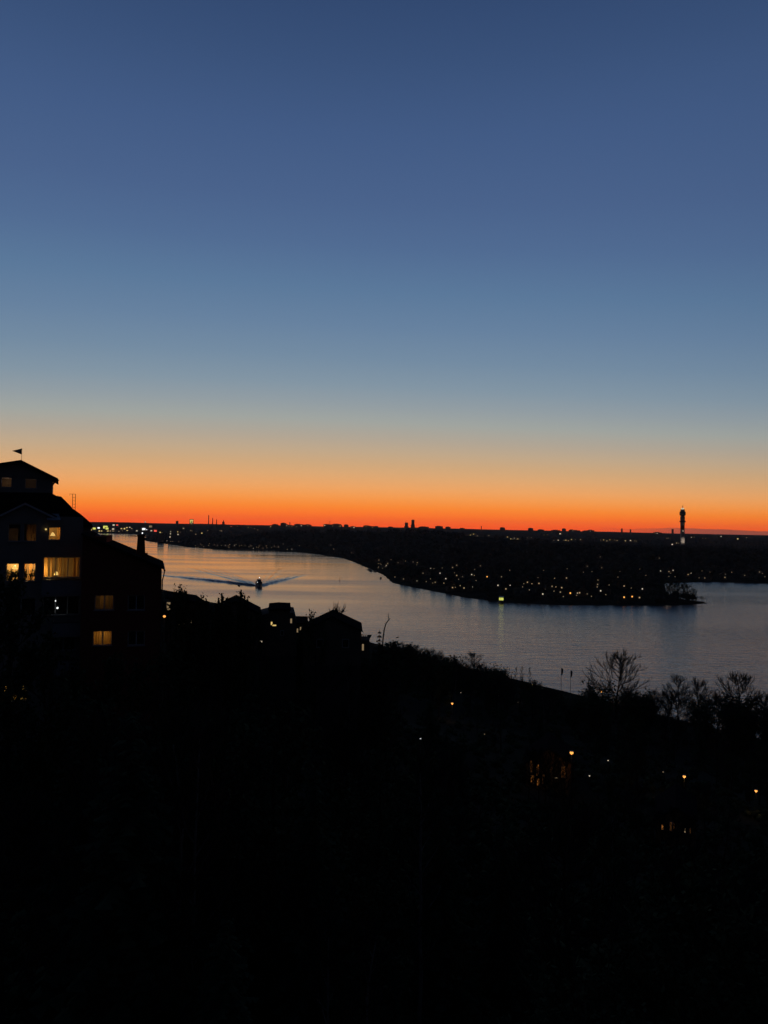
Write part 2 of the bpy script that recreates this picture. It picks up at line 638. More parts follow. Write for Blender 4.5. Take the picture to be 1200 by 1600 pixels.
trail.add(vs, fs)
path = [(407, 912), (418, 907.5), (432, 902), (447, 897), (462, 893.5)]
tp = [Vector((*at_water(*p), 0)) for p in path]
vs, fs = [], []
for i, p in enumerate(tp):
    d = (tp[min(i + 1, len(tp) - 1)] - tp[max(i - 1, 0)]).normalized()
    n = Vector((-d.y, d.x, 0))
    w = 1.5 + 2.0 * i
    vs += [p + n * w + Vector((0, 0, 0.008)), p - n * w + Vector((0, 0, 0.008))]
    if i:
        fs.append((2 * i - 2, 2 * i - 1, 2 * i + 1, 2 * i))
trail.add(vs, fs)
sm = M['wake'].copy()
sm.name = 'slick_water'
for n in sm.node_tree.nodes:
    if n.type == 'BUMP':
        n.inputs['Strength'].default_value = 0.12
trail.build('wake_slick', sm, kind='structure')

# ------------------------------------------------------------------ trees: prototypes, 10 m tall
def rot_about(v, axis, ang):
    return Matrix.Rotation(ang, 3, axis) @ v


def bare_tree(seed, spread=0.5, up=0.35, n1=11, n2=6, n3=5, trunk_r=0.15, clear=0.22, leaves=0, lean=0.0, bend1=0.07):
    r = random.Random(seed)
    tr, cr = MB(), MB()
    pts, rad = [], []
    p = Vector((0, 0, -0.3))
    d = Vector((lean, 0, 1)).normalized()
    for i in range(9):
        pts.append(p.copy())
        rad.append(trunk_r * (1 - 0.1 * i) + 0.012)
        p = p + d * 1.2
        d = (d + Vector((r.uniform(-.09, .09), r.uniform(-.09, .09), 0.05))).normalized()
    tr.tube(pts, rad, 6)

    def limb(p0, d0, L, r0, segs, bend):
        q, dd, out, rr = p0.copy(), d0.copy(), [p0.copy()], [r0]
        for k in range(segs):
            dd = (dd + Vector((r.uniform(-.25, .25), r.uniform(-.25, .25), bend))).normalized()
            q = q + dd * (L / segs)
            out.append(q.copy())
            rr.append(r0 * (1 - 0.75 * (k + 1) / segs))
        return out, rr

    def onpath(path, t):
        x = t * (len(path) - 1)
        i = min(int(x), len(path) - 2)
        return path[i].lerp(path[i + 1], x - i), (path[i + 1] - path[i]).normalized()

    tips = []
    for i in range(n1):
        t = clear + (1 - clear) * (i + r.random() * 0.8) / n1
        p0, dt = onpath(pts, min(t, 0.99))
        a = i * 2.4 + r.uniform(-.5, .5)
        d0 = (Vector((math.cos(a), math.sin(a), up + 0.75 * t * t))).normalized()
        tt_ = (t - clear) / (1 - clear)
        L = (0.22 + 0.93 * math.sin(math.pi * min(1, 0.3 + 0.68 * tt_))) * 5.0 * spread * r.uniform(0.75, 1.15) + 0.35
        b1, r1 = limb(p0, d0, L, trunk_r * (0.62 - 0.38 * t), 4, bend1)
        tr.tube(b1, r1, 4, False)
        for j in range(n2):
            p1, d1 = onpath(b1, 0.25 + 0.75 * (j + r.random()) / n2)
            d2 = (rot_about(d1, Vector((r.uniform(-1, 1), r.uniform(-1, 1), r.uniform(-1, 1))).normalized(), r.uniform(0.5, 1.0)) + Vector((0, 0, 0.3))).normalized()
            b2, r2 = limb(p1, d2, L * r.uniform(0.3, 0.5) + 0.25, 0.034, 3, 0.1)
            cr.tube(b2, r2, 3, False)
            for k in range(n3):
                p2, d3 = onpath(b2, 0.2 + 0.8 * (k + r.random()) / n3)
                d4 = (rot_about(d3, Vector((r.uniform(-1, 1), r.uniform(-1, 1), r.uniform(-1, 1))).normalized(), r.uniform(0.4, 0.9)) + Vector((0, 0, 0.25))).normalized()
                b3, r3 = limb(p2, d4, r.uniform(0.4, 0.9), 0.024, 2, 0.08)
                cr.tube(b3, r3, 3, False)
                tips.append(b3[-1])
                tips.append(b3[1])
    for q in tips:
        for _ in range(leaves):
            c = q + Vector((r.gauss(0, .16), r.gauss(0, .16), r.gauss(0, .14)))
            u = Vector((r.uniform(-1, 1), r.uniform(-1, 1), r.uniform(-1, 1))).normalized() * r.uniform(.10, .19)
            v = u.cross(Vector((r.uniform(-1, 1), r.uniform(-1, 1), 1)).normalized()) * 0.7
            cr.add([c - u, c + v, c + u, c - v], [(0, 1, 2, 3)])
    return tr, cr


def conifer(seed, width=2.0):
    r = random.Random(seed)
    tr, cr = MB(), MB()
    tr.tube([(0, 0, -.3), (0, 0, 3), (0.03, 0, 7), (0, 0, 10)], [.17, .13, .07, .015], 6)
    z = 0.9
    while z < 9.8:
        k = 1 - (z / 10.05)
        L = width * k ** 0.8 + 0.12
        n = 7 if z < 8 else 5
        a0 = r.random() * 6.28
        for i in range(n):
            a = a0 + 6.28 * i / n + r.uniform(-.3, .3)
            l = L * r.uniform(.7, 1.15)
            dx, dy = math.cos(a), math.sin(a)
            for s in range(5):
                t0 = (s + 0.2) / 5
                c = Vector((dx * l * t0, dy * l * t0, z - 0.28 * l * t0 + r.uniform(-.06, .06)))
                w = (0.16 + 0.26 * l * (1 - t0 * 0.75)) * 0.8
                o = Vector((-dy, dx, 0)) * w
                f = Vector((dx, dy, -0.25)) * (l * 0.3)
                dr = Vector((0, 0, -w * r.uniform(.3, .9)))
                cr.add([c, c + f * .5 + o + dr, c + f, c + f * .5 - o + dr], [(0, 1, 2, 3)])
        z += r.uniform(0.26, 0.4)
    return tr, cr


def shrub(seed):
    r = random.Random(seed)
    tr, cr = MB(), MB()
    for i in range(9):
        a = r.random() * 6.28
        tip = Vector((math.cos(a) * r.uniform(.6, 2.6), math.sin(a) * r.uniform(.6, 2.6), r.uniform(6, 10)))
        tr.tube([(0, 0, -.3), tip * 0.5 + Vector((r.uniform(-.4, .4), r.uniform(-.4, .4), 0)), tip], [.13, .08, .02], 4, False)
        for j in range(240):
            t = r.uniform(.2, 1.0)
            c = tip * t + Vector((max(-1, min(1, r.gauss(0, .6))), max(-1, min(1, r.gauss(0, .6))), max(-.7, min(.5, r.gauss(0, .5)))))
            u = Vector((r.uniform(-1, 1), r.uniform(-1, 1), r.uniform(-1, 1))).normalized() * r.uniform(.14, .30)
            v = u.cross(Vector((r.uniform(-1, 1), r.uniform(-1, 1), 1)).normalized()) * 0.7
            cr.add([c - u, c + v, c + u, c - v], [(0, 1, 2, 3)])
    return tr, cr


def shoots(seed):
    """A young tree of upright leafy shoots."""
    r = random.Random(seed)
    tr, cr = MB(), MB()
    for i in range(12):
        a = r.random() * 6.28
        ro = r.uniform(.2, 1.5)
        top = r.uniform(8.4, 9.5) - ro * .9
        pts_ = [Vector((0, 0, -.3)), Vector((math.cos(a) * ro * .6, math.sin(a) * ro * .6, top * .55)), Vector((math.cos(a) * ro, math.sin(a) * ro, top * .8)), Vector((math.cos(a) * ro * 1.05, math.sin(a) * ro * 1.05, top))]
        tr.tube(pts_, [.12, .10, .09, .05], 5, False)
        for j in range(210):
            t = r.uniform(0.55, 2.97)
            k = int(t)
            c = pts_[k].lerp(pts_[k + 1], t - k)
            w = (0.42 if t < 1.6 else 0.2 if t < 2.5 else 0.09)
            c = c + Vector((r.gauss(0, w), r.gauss(0, w), r.gauss(0, .1)))
            u = Vector((r.uniform(-1, 1), r.uniform(-1, 1), r.uniform(-.2, 1))).normalized() * r.uniform(.07, .16)
            v = u.cross(Vector((r.uniform(-1, 1), r.uniform(-1, 1), 1)).normalized()) * 0.6
            cr.add([c - u, c + v, c + u, c - v], [(0, 1, 2, 3)])
    return tr, cr


PROTO = {}


def proto(key, pair, tm, cmn):
    zs_ = sorted(v[2] for v in pair[1].v)
    kz = 10.0 / zs_[int((.999 if key == 'shoots' else .985) * len(zs_))]
    for m_ in pair:
        m_.v = [(v[0] * kz, v[1] * kz, v[2] * kz) for v in m_.v]
    a, b = pair[0].mesh('trunk'), pair[1].mesh('crown')
    a.materials.append(tm)
    b.materials.append(cmn)
    PROTO.setdefault(key, []).append((a, b))


for s in range(4):
    proto('bare', bare_tree(20 + s, 0.6, 0.2, 24, 9, 7, 0.15, 0.24), M['bark'], M['twig'])
for s in range(2):
    proto('slim', bare_tree(40 + s, 0.2, 0.9, 12, 5, 4, 0.07, 0.25), M['birch'], M['twig'])
for s in range(3):
    proto('leafy', bare_tree(60 + s, 0.5, 0.3, 12, 6, 4, 0.16, 0.18, leaves=3), M['bark'], M['leaf'])
for s in range(2):
    proto('conifer', conifer(80 + s, 2.0 + 0.4 * s), M['bark'], M['needle'])
for s in range(2):
    proto('shrub', shrub(90 + s), M['bark'], M['leaf'])
proto('pine', bare_tree(101, 0.42, 0.15, 9, 6, 4, 0.16, 0.55, leaves=4), M['bark'], M['needle'])
for s in range(2):
    proto('shoots', shoots(110 + s), M['bark'], M['leaf'])
NAMES = {'shoots': 'young_tree', 'bare': 'bare_tree', 'slim': 'birch_tree', 'leafy': 'leafy_tree', 'conifer': 'fir_tree', 'shrub': 'shrub', 'pine': 'pine_tree'}
TREES = []                                   # px, py of top, half-width px, D


def plant(kind, x, y, H, label, cat='tree', group=None, var=None, wide=1.0, zb=None):
    a, b = PROTO[kind][(rng.randrange(99) if var is None else var) % len(PROTO[kind])]
    o = empty(NAMES[kind], (x, y, tz1(x, y) if zb is None else zb), rng.uniform(0, 6.28), label=label, category=cat)
    if group:
        o['group'] = group
    s = H / 10.0
    o.scale = (s * wide, s * wide, s)
    link('trunk', a, None, o)
    link('crown', b, None, o)
    return o


def plant_px(kind, px, py, D, label, cat='tree', group=None, var=None, wide=1.0, maxH=25):
    p = pix(px, py, D)
    g = tz1(p.x, p.y)
    H = p.z - g
    if H < 2.0:
        H = 2.0
    if H > maxH:
        H = maxH
    return plant(kind, p.x, p.y, H, label, cat, group, var, wide, zb=p.z - H)


# ------------------------------------------------------------------ near buildings
def frame(o, rz, z0):
    """Maps a photograph pixel to local (x, z) on the plane local y = d of a building standing at o, turned by rz."""
    c, s = math.cos(rz), math.sin(rz)

    def L(px, py, d=0.0):
        ray = pix(px, py, 1.0) - CAM
        n = Vector((-s, c, 0))
        base = Vector((o.x, o.y, 0)) + n * d
        t = (base - Vector((0, 0, 0))).dot(n) / ray.dot(n)
        p = CAM + ray * t - Vector((o.x, o.y, z0))
        return p.x * c + p.y * s, p.z
    return L


def facade(mb, x0, x1, z0, z1, ops, y=0.0, depth=0.24):
    xs = sorted({x0, x1, *[v for o in ops for v in o[:2]]})
    zs = sorted({z0, z1, *[v for o in ops for v in o[2:]]})
    for i in range(len(xs) - 1):
        for j in range(len(zs) - 1):
            cx, cz = (xs[i] + xs[i + 1]) / 2, (zs[j] + zs[j + 1]) / 2
            if any(o[0] < cx < o[1] and o[2] < cz < o[3] for o in ops):
                continue
            mb.add([(xs[i], y, zs[j]), (xs[i + 1], y, zs[j]), (xs[i + 1], y, zs[j + 1]), (xs[i], y, zs[j + 1])], [(0, 1, 2, 3)])
    for a, b, c, d in ops:
        e = y + depth
        mb.add([(a, y, c), (b, y, c), (b, y, d), (a, y, d), (a, e, c), (b, e, c), (b, e, d), (a, e, d)],
               [(0, 4, 5, 1), (1, 5, 6, 2), (2, 6, 7, 3), (3, 7, 4, 0)])


def shell(mb, x0, x1, y0, y1, z0, z1):
    """Sides and back of a house whose front is a facade at y0."""
    v = [(x0, y0, z0), (x1, y0, z0), (x1, y1, z0), (x0, y1, z0), (x0, y0, z1), (x1, y0, z1), (x1, y1, z1), (x0, y1, z1)]
    mb.add(v, [(1, 2, 6, 5), (2, 3, 7, 6), (3, 0, 4, 7), (4, 5, 6, 7)])


def curtain_mesh(x0, x1, z0, z1, y, amp_=0.035, folds=7):
    m = MB()
    n = folds * 6
    vs, fs = [], []
    for i in range(n + 1):
        x = x0 + (x1 - x0) * i / n
        yy = y + amp_ * math.sin(i / 6 * 6.283) + 0.01 * math.sin(i * 1.7)
        vs += [(x, yy, z0), (x, yy, z1)]
        if i:
            fs.append((2 * i - 2, 2 * i, 2 * i + 1, 2 * i - 1))
    return m.add(vs, fs)


def window(parent, x0, x1, z0, z1, y=0.0, cols=2, watts=0.0, curtains=(), lamp=None, colour=(1.0, 0.62, 0.25), depth=2.2, plants=0, rows=1, sill=True, lz=0.55, lx=None):
    fr = MB()
    t, yd = 0.06, y + 0.12
    fr.box(x0, x0 + t, yd, yd + .07, z0, z1)
    fr.box(x1 - t, x1, yd, yd + .07, z0, z1)
    fr.box(x0 + t, x1 - t, yd, yd + .07, z0, z0 + t)
    fr.box(x0 + t, x1 - t, yd, yd + .07, z1 - t, z1)
    w = (x1 - x0) / cols
    for i in range(1, cols):
        fr.box(x0 + i * w - .035, x0 + i * w + .035, yd + .002, yd + .068, z0 + t, z1 - t)
    win = fr.build('window', M['pale_trim'], parent)
    if sill:
        MB().box(x0 - .06, x1 + .06, y - .09, y + .12, z0 - .06, z0 - .004).build('sill', M['sheet'], win)
    for i in range(cols):
        a, b = x0 + i * w + (.06 if i == 0 else .035), x0 + (i + 1) * w - (.06 if i == cols - 1 else .035)
        MB().box(a, b, yd + .03, yd + .036, z0 + t, z1 - t).build('pane', M['glass'] if watts else M['pane_dark'], win)
    if watts:
        rm = MB()
        a, b, c, d = x0 - .35, x1 + .35, z0 - .5, z1 + .25
        ya, yb = y + .26, y + depth
        rm.add([(a, ya, c), (b, ya, c), (b, yb, c), (a, yb, c), (a, ya, d), (b, ya, d), (b, yb, d), (a, yb, d)],
               [(0, 1, 2, 3), (7, 6, 5, 4), (2, 6, 7, 3), (1, 5, 6, 2), (0, 3, 7, 4)])
        rm.build('room', M['room'], win)
        for cx0, cx1 in curtains:
            curtain_mesh(x0 + (x1 - x0) * cx0, x0 + (x1 - x0) * cx1, z0 - .1, z1 + .05, y + .36, folds=max(2, int(9 * (cx1 - cx0)))).build('curtain', M['curtain'], win, smooth=True)
        lp = bpy.data.lights.new('room_backlight', 'POINT')
        lp.energy = watts
        lp.color = colour
        lp.shadow_soft_size = 0.12
        lo = bpy.data.objects.new('room_backlight', lp)
        col.objects.link(lo)
        lo.parent = parent
        lo.location = (x0 + (x1 - x0) * (lx if lx is not None else 0.5 if lamp is None else lamp), y + depth * (.28 if lx is not None else .5), z0 + (z1 - z0) * lz + .35)
        if lamp is not None:
            lmx = x0 + (x1 - x0) * lamp
            zc = z0 + (z1 - z0) * lz
            sh = MB().lathe([(.07, zc + .16), (.16, zc - .02), (.2, zc - .1), (.17, zc - .1)], 12, (lmx, y + .7))
            sh.build('lamp_shade', M['l_yellow'], win)
        for k in range(plants):
            px_ = x0 + (x1 - x0) * (k + .5 + rng.uniform(-.3, .3)) / plants
            pl = MB()
            pl.lathe([(.05, z0 + .07), (.08, z0 + .2)], 8, (px_, y + .31))
            pl.tube([(px_, y + .31, z0 + .2), (px_, y + .32, z0 + .9)], .012, 3)
            for q in range(26):
                an, hh = rng.uniform(0, 6.28), rng.uniform(.15, .75)
                rr_ = rng.uniform(.02, .22)
                c = Vector((px_ + math.cos(an) * rr_, y + .31 + abs(math.sin(an)) * .06, z0 + .15 + hh * rng.uniform(.4, 1)))
                pl.add([c, c + Vector((.07, .01, .05)), c + Vector((.02, 0, .14)), c + Vector((-.06, .01, .07))], [(0, 1, 2, 3)])
            pl.build('potted_plant', M['leaf'], win)
    return win


# ---- white apartment house, stepped roofs and a pennant vane
D1 = 58.0
o1 = pix(60, 1000, D1)
g1 = tz1(o1.x, o1.y)
RZ1 = R(23.5)
W = empty('apartment_house', (o1.x, o1.y, g1 - 1), RZ1, label='pale rendered apartment house with stepped dark roofs and lit windows', category='building')


LW = frame(o1, RZ1, g1 - 1)


def rect(a, b, c, d, fn=LW, y=0.0):
    x0, z1 = fn(a, c, y)
    x1, z0 = fn(b, d, y)
    return (x0, x1, z0, z1)


ops = {
    'w1': rect(13, 33, 818, 846), 'w2': rect(37, 57.5, 818, 846), 'w3': rect(76, 95, 823, 844),
    'w4': rect(10, 30, 880, 908), 'w5': rect(37, 56, 880, 908), 'w6': rect(68, 125, 870.5, 902),
    'w7': rect(68, 124, 929, 960), 'w8': rect(10, 56, 935, 962), 'w9': rect(80, 118, 991, 1016), 'w10': rect(2, 42, 1072, 1094), 'w0': rect(-34, -10, 880, 908)}
x0, _ = LW(-70, 900)
x1, _ = LW(128, 900)
zt = LW(40, 806)[1]
wl = MB()
facade(wl, x0, x1, 0, zt, list(ops.values()))
shell(wl, x0, x1, 0, 12, 0, zt)
ap = LW(40, 788.5)
wl.prism([(LW(-4, 806)[0], zt + .002), (LW(83, 806)[0], zt + .002), ap], 0, 2.4)
wl.build('wall', M['white_wall'], W)
# set-back shoulder beside the red house
xs0, zs1 = LW(143, 820, 2.0)
MB().box(x1 - .2, xs0, 2.0, 12, 0, zs1).build('side_wing', M['white_wall'], W)
gx0, gx1 = LW(-8, 0)[0], LW(88, 0)[0]
rk = MB()
for (a, b) in (((-9, 809), (40, 785.5)), ((89, 809), (40, 785.5))):
    A_, B_ = LW(*a), LW(*b)
    n_ = .16
    rk.prism([(A_[0], A_[1] - n_), (B_[0], B_[1] - n_), (B_[0], B_[1]), (A_[0], A_[1])] if A_[0] < B_[0] else [(B_[0], B_[1] - n_), (A_[0], A_[1] - n_), (A_[0], A_[1]), (B_[0], B_[1])], -.35, -.24)
rk.build('gable_trim', M['pale_trim'], W)
gr = MB()
for (a, b) in (((-9, 808.5), (40, 785)), ((40, 785), (89, 808.5))):
    A_, B_ = LW(*a), LW(*b)
    gr.prism([(A_[0], A_[1]), (B_[0], B_[1]), (B_[0], B_[1] + .1), (A_[0], A_[1] + .1)], -.36, 3.0)
gr.build('gable_roof', M['roof'], W)
mr = MB()
mr.prism([LW(*p_, 1.2) for p_ in ((-70, 826), (145, 824), (144.5, 820), (136, 811.5), (126, 803), (113, 794), (111, 791), (96, 776), (88, 774.5), (80, 770), (-70, 768))], 1.2, 12.5)
main_roof = mr.build('main_roof', M['roof'], W)
po = [rect(2, 19, 744, 762, y=2.6), rect(39, 58, 747, 764, y=2.6)]
px1, pz1 = LW(82, 749, 2.6)
px0 = LW(-70, 749, 2.6)[0]
pz0 = LW(82, 775, 2.6)[1]
pw = MB()
facade(pw, px0, px1, pz0, pz1, po, y=2.6)
shell(pw, px0, px1, 2.6, 10, pz0, pz1)
pw.prism([(px0, pz1 + .002), (px1, pz1 + .002), LW(33, 723, 2.6), LW(-70, 736, 2.6)], 2.6, 3.0)
pw.build('penthouse_wall', M['white_wall'], W)
pr = MB()
for (a, b) in (((-72, 734), (33, 718.5)), ((33, 718.5), (91, 747.5))):
    A_, B_ = LW(*a, 1.9), LW(*b, 1.9)
    pr.prism([(A_[0], A_[1] - .14), (B_[0], B_[1] - .14), (B_[0], B_[1]), (A_[0], A_[1])], 1.9, 10.4)
proof = pr.build('penthouse_roof', M['roof'], W)
A_, B_ = LW(83, 748, 2.0), LW(95, 748.6, 2.0)
MB().tube([(A_[0], 2.0, A_[1] - .05), (B_[0] - .12, 2.0, A_[1] - .12)], .06, 6).build('gutter', M['metal'], proof)
MB().prism([LW(80, 758), LW(84, 748), LW(89, 748), LW(83, 756)], 2.5, 2.7).build('bracket', M['metal'], proof)
for r_, w_ in zip(po, (3.0, .9)):
    window(W, *r_, y=2.6, cols=1, watts=w_, colour=(1.0, .66, .42), sill=False, lz=.1)  # weak lamps added behind the penthouse panes in place of reflected sunset
# lower windows
window(W, *ops['w1'], cols=1, watts=1.0, colour=(1, .66, .4), lz=.0)
window(W, *ops['w2'], cols=1, watts=2.2, colour=(1, .62, .3), lz=-.25, curtains=((0.0, 1.0),))
window(W, *ops['w3'], cols=1, watts=32, colour=(1, .55, .16), curtains=((.72, 1.0),), lamp=.35, lz=.4)
window(W, *ops['w4'], cols=1, watts=130, colour=(1, .66, .26), lamp=.6, plants=4, lz=.72)
window(W, *ops['w5'], cols=1, watts=60, colour=(1, .62, .25), curtains=((.05, .2), (.42, .7)), plants=3)
window(W, *ops['w6'], cols=3, watts=52, colour=(1, .62, .2), curtains=((.02, .12), (.19, .23), (.41, .49), (.57, .6), (.8, 1.0)), lamp=.36, lz=.16, depth=3.2, lx=.12)
window(W, *ops['w7'], cols=3)
window(W, *ops['w8'], cols=2)
window(W, *ops['w9'], cols=2)
window(W, *ops['w10'], cols=2, watts=45, colour=(.9, .75, .28), curtains=((.0, .2), (.5, .62)), plants=6)
window(W, *ops['w0'], cols=1)
for (a, b, c, d) in ((66, 129, 905, 926), (83, 127, 971, 988), (66, 129, 1030, 1048)):
    q = rect(a, b, c, d)
    bl = MB().box(q[0], q[1], -1.25, -1.17, q[2], q[3]).box(q[0], q[0] + .08, -1.168, -.01, q[2], q[3]).box(q[1] - .08, q[1], -1.168, -.01, q[2], q[3])
    bo = bl.build('balcony', M['sheet'], W)
    MB().box(q[0], q[1], -1.25, -.004, q[2] - .16, q[2] - .004).build('balcony_floor', M['concrete'], bo)
    MB().box(q[0] - .03, q[1] + .03, -1.29, -1.14, q[3] + .003, q[3] + .05).build('handrail', M['metal'], bo)
q = rect(74, 95, 804, 812)
MB().add([(q[0], -.7, q[2]), (q[1], -.7, q[2]), (q[1] - .15, .9, q[3] + .1), (q[0], .9, q[3] + .1), (q[0], -.7, q[2] - .08), (q[1], -.7, q[2] - .08)],
         [(0, 1, 2, 3), (4, 5, 1, 0)]).build('zinc_awning', M['sheet'], W)
for (a, b, mt_) in ((72, 827, 'l_yellow'),):
    p_ = LW(a, b)
    MB().ball((p_[0], -.12, p_[1]), .07, 6).build('wall_lamp', M[mt_], W)
for (a, b, r_) in ((87, 938.5, .05), (90, 949.5, .075)):
    p_ = LW(a, b)
    MB().ball((p_[0], -.2, p_[1]), r_, 6).build('balcony_lamp', M['l_cool'], W)
keep(33, 1081, D1, 3)
# ladder on the roof
lad = MB()
pa, pb = LW(113.2, 793, 5), LW(117.8, 793, 5)
tt = LW(115, 772, 5)[1]
lad.tube([(pa[0], 5, pa[1] - .4), (pa[0], 5, tt)], .022, 5)
lad.tube([(pb[0], 5, pb[1] - .8), (pb[0], 5, tt)], .022, 5)
for k in range(5):
    z = pa[1] + (tt - pa[1]) * k / 4
    lad.tube([(pa[0], 5, z), (pb[0], 5, z)], .014, 4)
pe = LW(108.8, 773, 5)
lad.tube([(pa[0], 5, tt), (pe[0], 5, tt), (pe[0], 5, tt - .12)], .014, 4)
lad.build('roof_ladder', M['metal'], main_roof)
# pennant weather vane above the ridge
vp, vt = LW(34, 720, 4), LW(34, 700.5, 4)
vw = Matrix.Rotation(RZ1, 3, 'Z') @ Vector((vp[0], 4, 0))
va = empty('weather_vane', (o1.x + vw.x, o1.y + vw.y, g1 - 1 + vp[1] - .1), RZ1, label='small dark triangular pennant vane with pale centre above the top roof', category='weather vane')
hh = vt[1] - vp[1] + .1
MB().tube([(0, 0, 0), (0, 0, hh)], .018, 6).build('pole', M['metal'], va)
s_ = D1 / F
fl = MB()
za, zb_, zc_ = hh - .02, hh - 10.2 * s_, hh - 5 * s_
fl.prism([(-.02, zb_), (-.02, za), (-14.5 * s_, zc_)][::-1], -.012, .012)
pen = fl.build('pennant', M['flag'], va)
MB().prism([(-3.2 * s_, zc_ - 1.7 * s_), (-3.2 * s_, zc_ + 1.7 * s_), (-9 * s_, zc_)][::-1], -.016, .016).build('pale_field', M['flag_white'], pen)

# ---- red brick house with a chimney
D2 = 57.0
o2 = pix(190, 1000, D2)
g2_ = tz1(o2.x, o2.y)
RZ2 = R(17.2)
Rh = empty('brick_house', (o2.x, o2.y, g2_ - 1), RZ2, label='dark red brick house with sloping roof and stout chimney', category='building')


LR = frame(o2, RZ2, g2_ - 1)
rops = [rect(148, 178, 930, 953, LR), rect(145, 175, 986, 1008, LR), rect(200, 226, 930, 953, LR), rect(200, 226, 986, 1008, LR)]
rx0, rz = LR(128, 893)
rx1, _ = LR(253, 893)
rw = MB()
facade(rw, rx0, rx1, 0, rz, rops)
shell(rw, rx0, rx1, 0, 10, 0, rz)
rw.prism([(rx0, rz + .002), (rx1, rz + .002), LR(253, 891), LR(165, 852.5), (rx0, LR(128, 838)[1])], 0, 10)
rw.build('wall', M['red_wall'], Rh)
A_, B_ = LR(128, 836), LR(257, 889.5)
rr_ = MB().prism([(A_[0], A_[1] - .02), (B_[0], B_[1] - .02), (B_[0], B_[1] + .16), (A_[0], A_[1] + .16)], -.45, 10.3).build('roof', M['roof'], Rh)
ch = MB()
cb = rect(207, 230.5, 864.5, 880, LR, 3.0)
ch.box(cb[0], cb[1], 3.0, 4.3, cb[2], cb[3])
c0, c1, c2 = LR(213, 866, 3.2), LR(227, 866, 3.2), LR(220, 835.5, 3.2)
hw0, hw1 = (c1[0] - c0[0]) / 2, (c1[0] - c0[0]) / 2 * .78
cx = (c0[0] + c1[0]) / 2
zz0, zz1 = cb[3] + .003, c2[1] - .12
ch.add([(cx - hw0, 3.2, zz0), (cx + hw0, 3.2, zz0), (cx + hw0, 4.1, zz0), (cx - hw0, 4.1, zz0), (cx - hw1, 3.3, zz1), (cx + hw1, 3.3, zz1), (cx + hw1, 4.0, zz1), (cx - hw1, 4.0, zz1)],
       [(4, 5, 6, 7), (0, 1, 5, 4), (1, 2, 6, 5), (2, 3, 7, 6), (3, 0, 4, 7)])
ch.box(cx - hw1 - .04, cx + hw1 + .04, 3.26, 4.04, zz1 + .003, zz1 + .12)
ch.build('chimney', M['red_wall'], rr_)
fb = rect(146, 165.5, 838.5, 856, LR)
MB().box(fb[0], fb[1], .6, 9, fb[2], fb[3]).build('parapet', M['red_wall'], rr_)
vb = LR(153.5, 840, 4)
MB().ball((vb[0], 4, vb[1]), .28, 7).box(vb[0] - .16, vb[0] + .16, 3.84, 4.16, vb[1] - .5, vb[1] - .2).build('roof_vent', M['metal'], rr_)
ga = LR(256, 890)
gt = MB().tube([(ga[0] + .06, -.45, ga[1] - .05), (ga[0] + .06, 10.3, ga[1] - .05)], .08, 6)
gt.tube([(ga[0] + .06, -.2, ga[1] - .1), (ga[0] - .0, -.12, ga[1] - .5), (rx1 + .06, -.08, ga[1] - .8), (rx1 + .06, -.08, 1)], .05, 6)
gt.build('gutter', M['metal'], rr_)
window(Rh, *rops[0], cols=2, watts=2.6, colour=(1, .66, .3), curtains=((.25, .52), (.58, .7), (.8, .97)))
window(Rh, *rops[1], cols=2, watts=11, colour=(1, .62, .2), curtains=((.03, .46), (.56, .97)))
window(Rh, *rops[2], cols=2)
window(Rh, *rops[3], cols=2)

# small pale garden shed under the houses
ps = pix(158, 1122, 52)
gs = tz1(ps.x, ps.y)
sh_ = empty('garden_shed', (ps.x, ps.y, min(gs, ps.z)), label='small pale shed below the red brick house', category='shed')
MB().box(-.75, .75, 0, 1.6, -.6, 1.15).build('wall', M['pale_trim'], sh_)
MB().prism([(-.95, 1.153), (.95, 1.153), (.95, 1.2), (0, 1.5), (-.95, 1.2)], -.15, 1.75).build('roof', M['roof'], sh_)
MB().box(-.3, .3, -.02, -.003, -.4, 1.0).build('door', M['house_wall'], sh_)


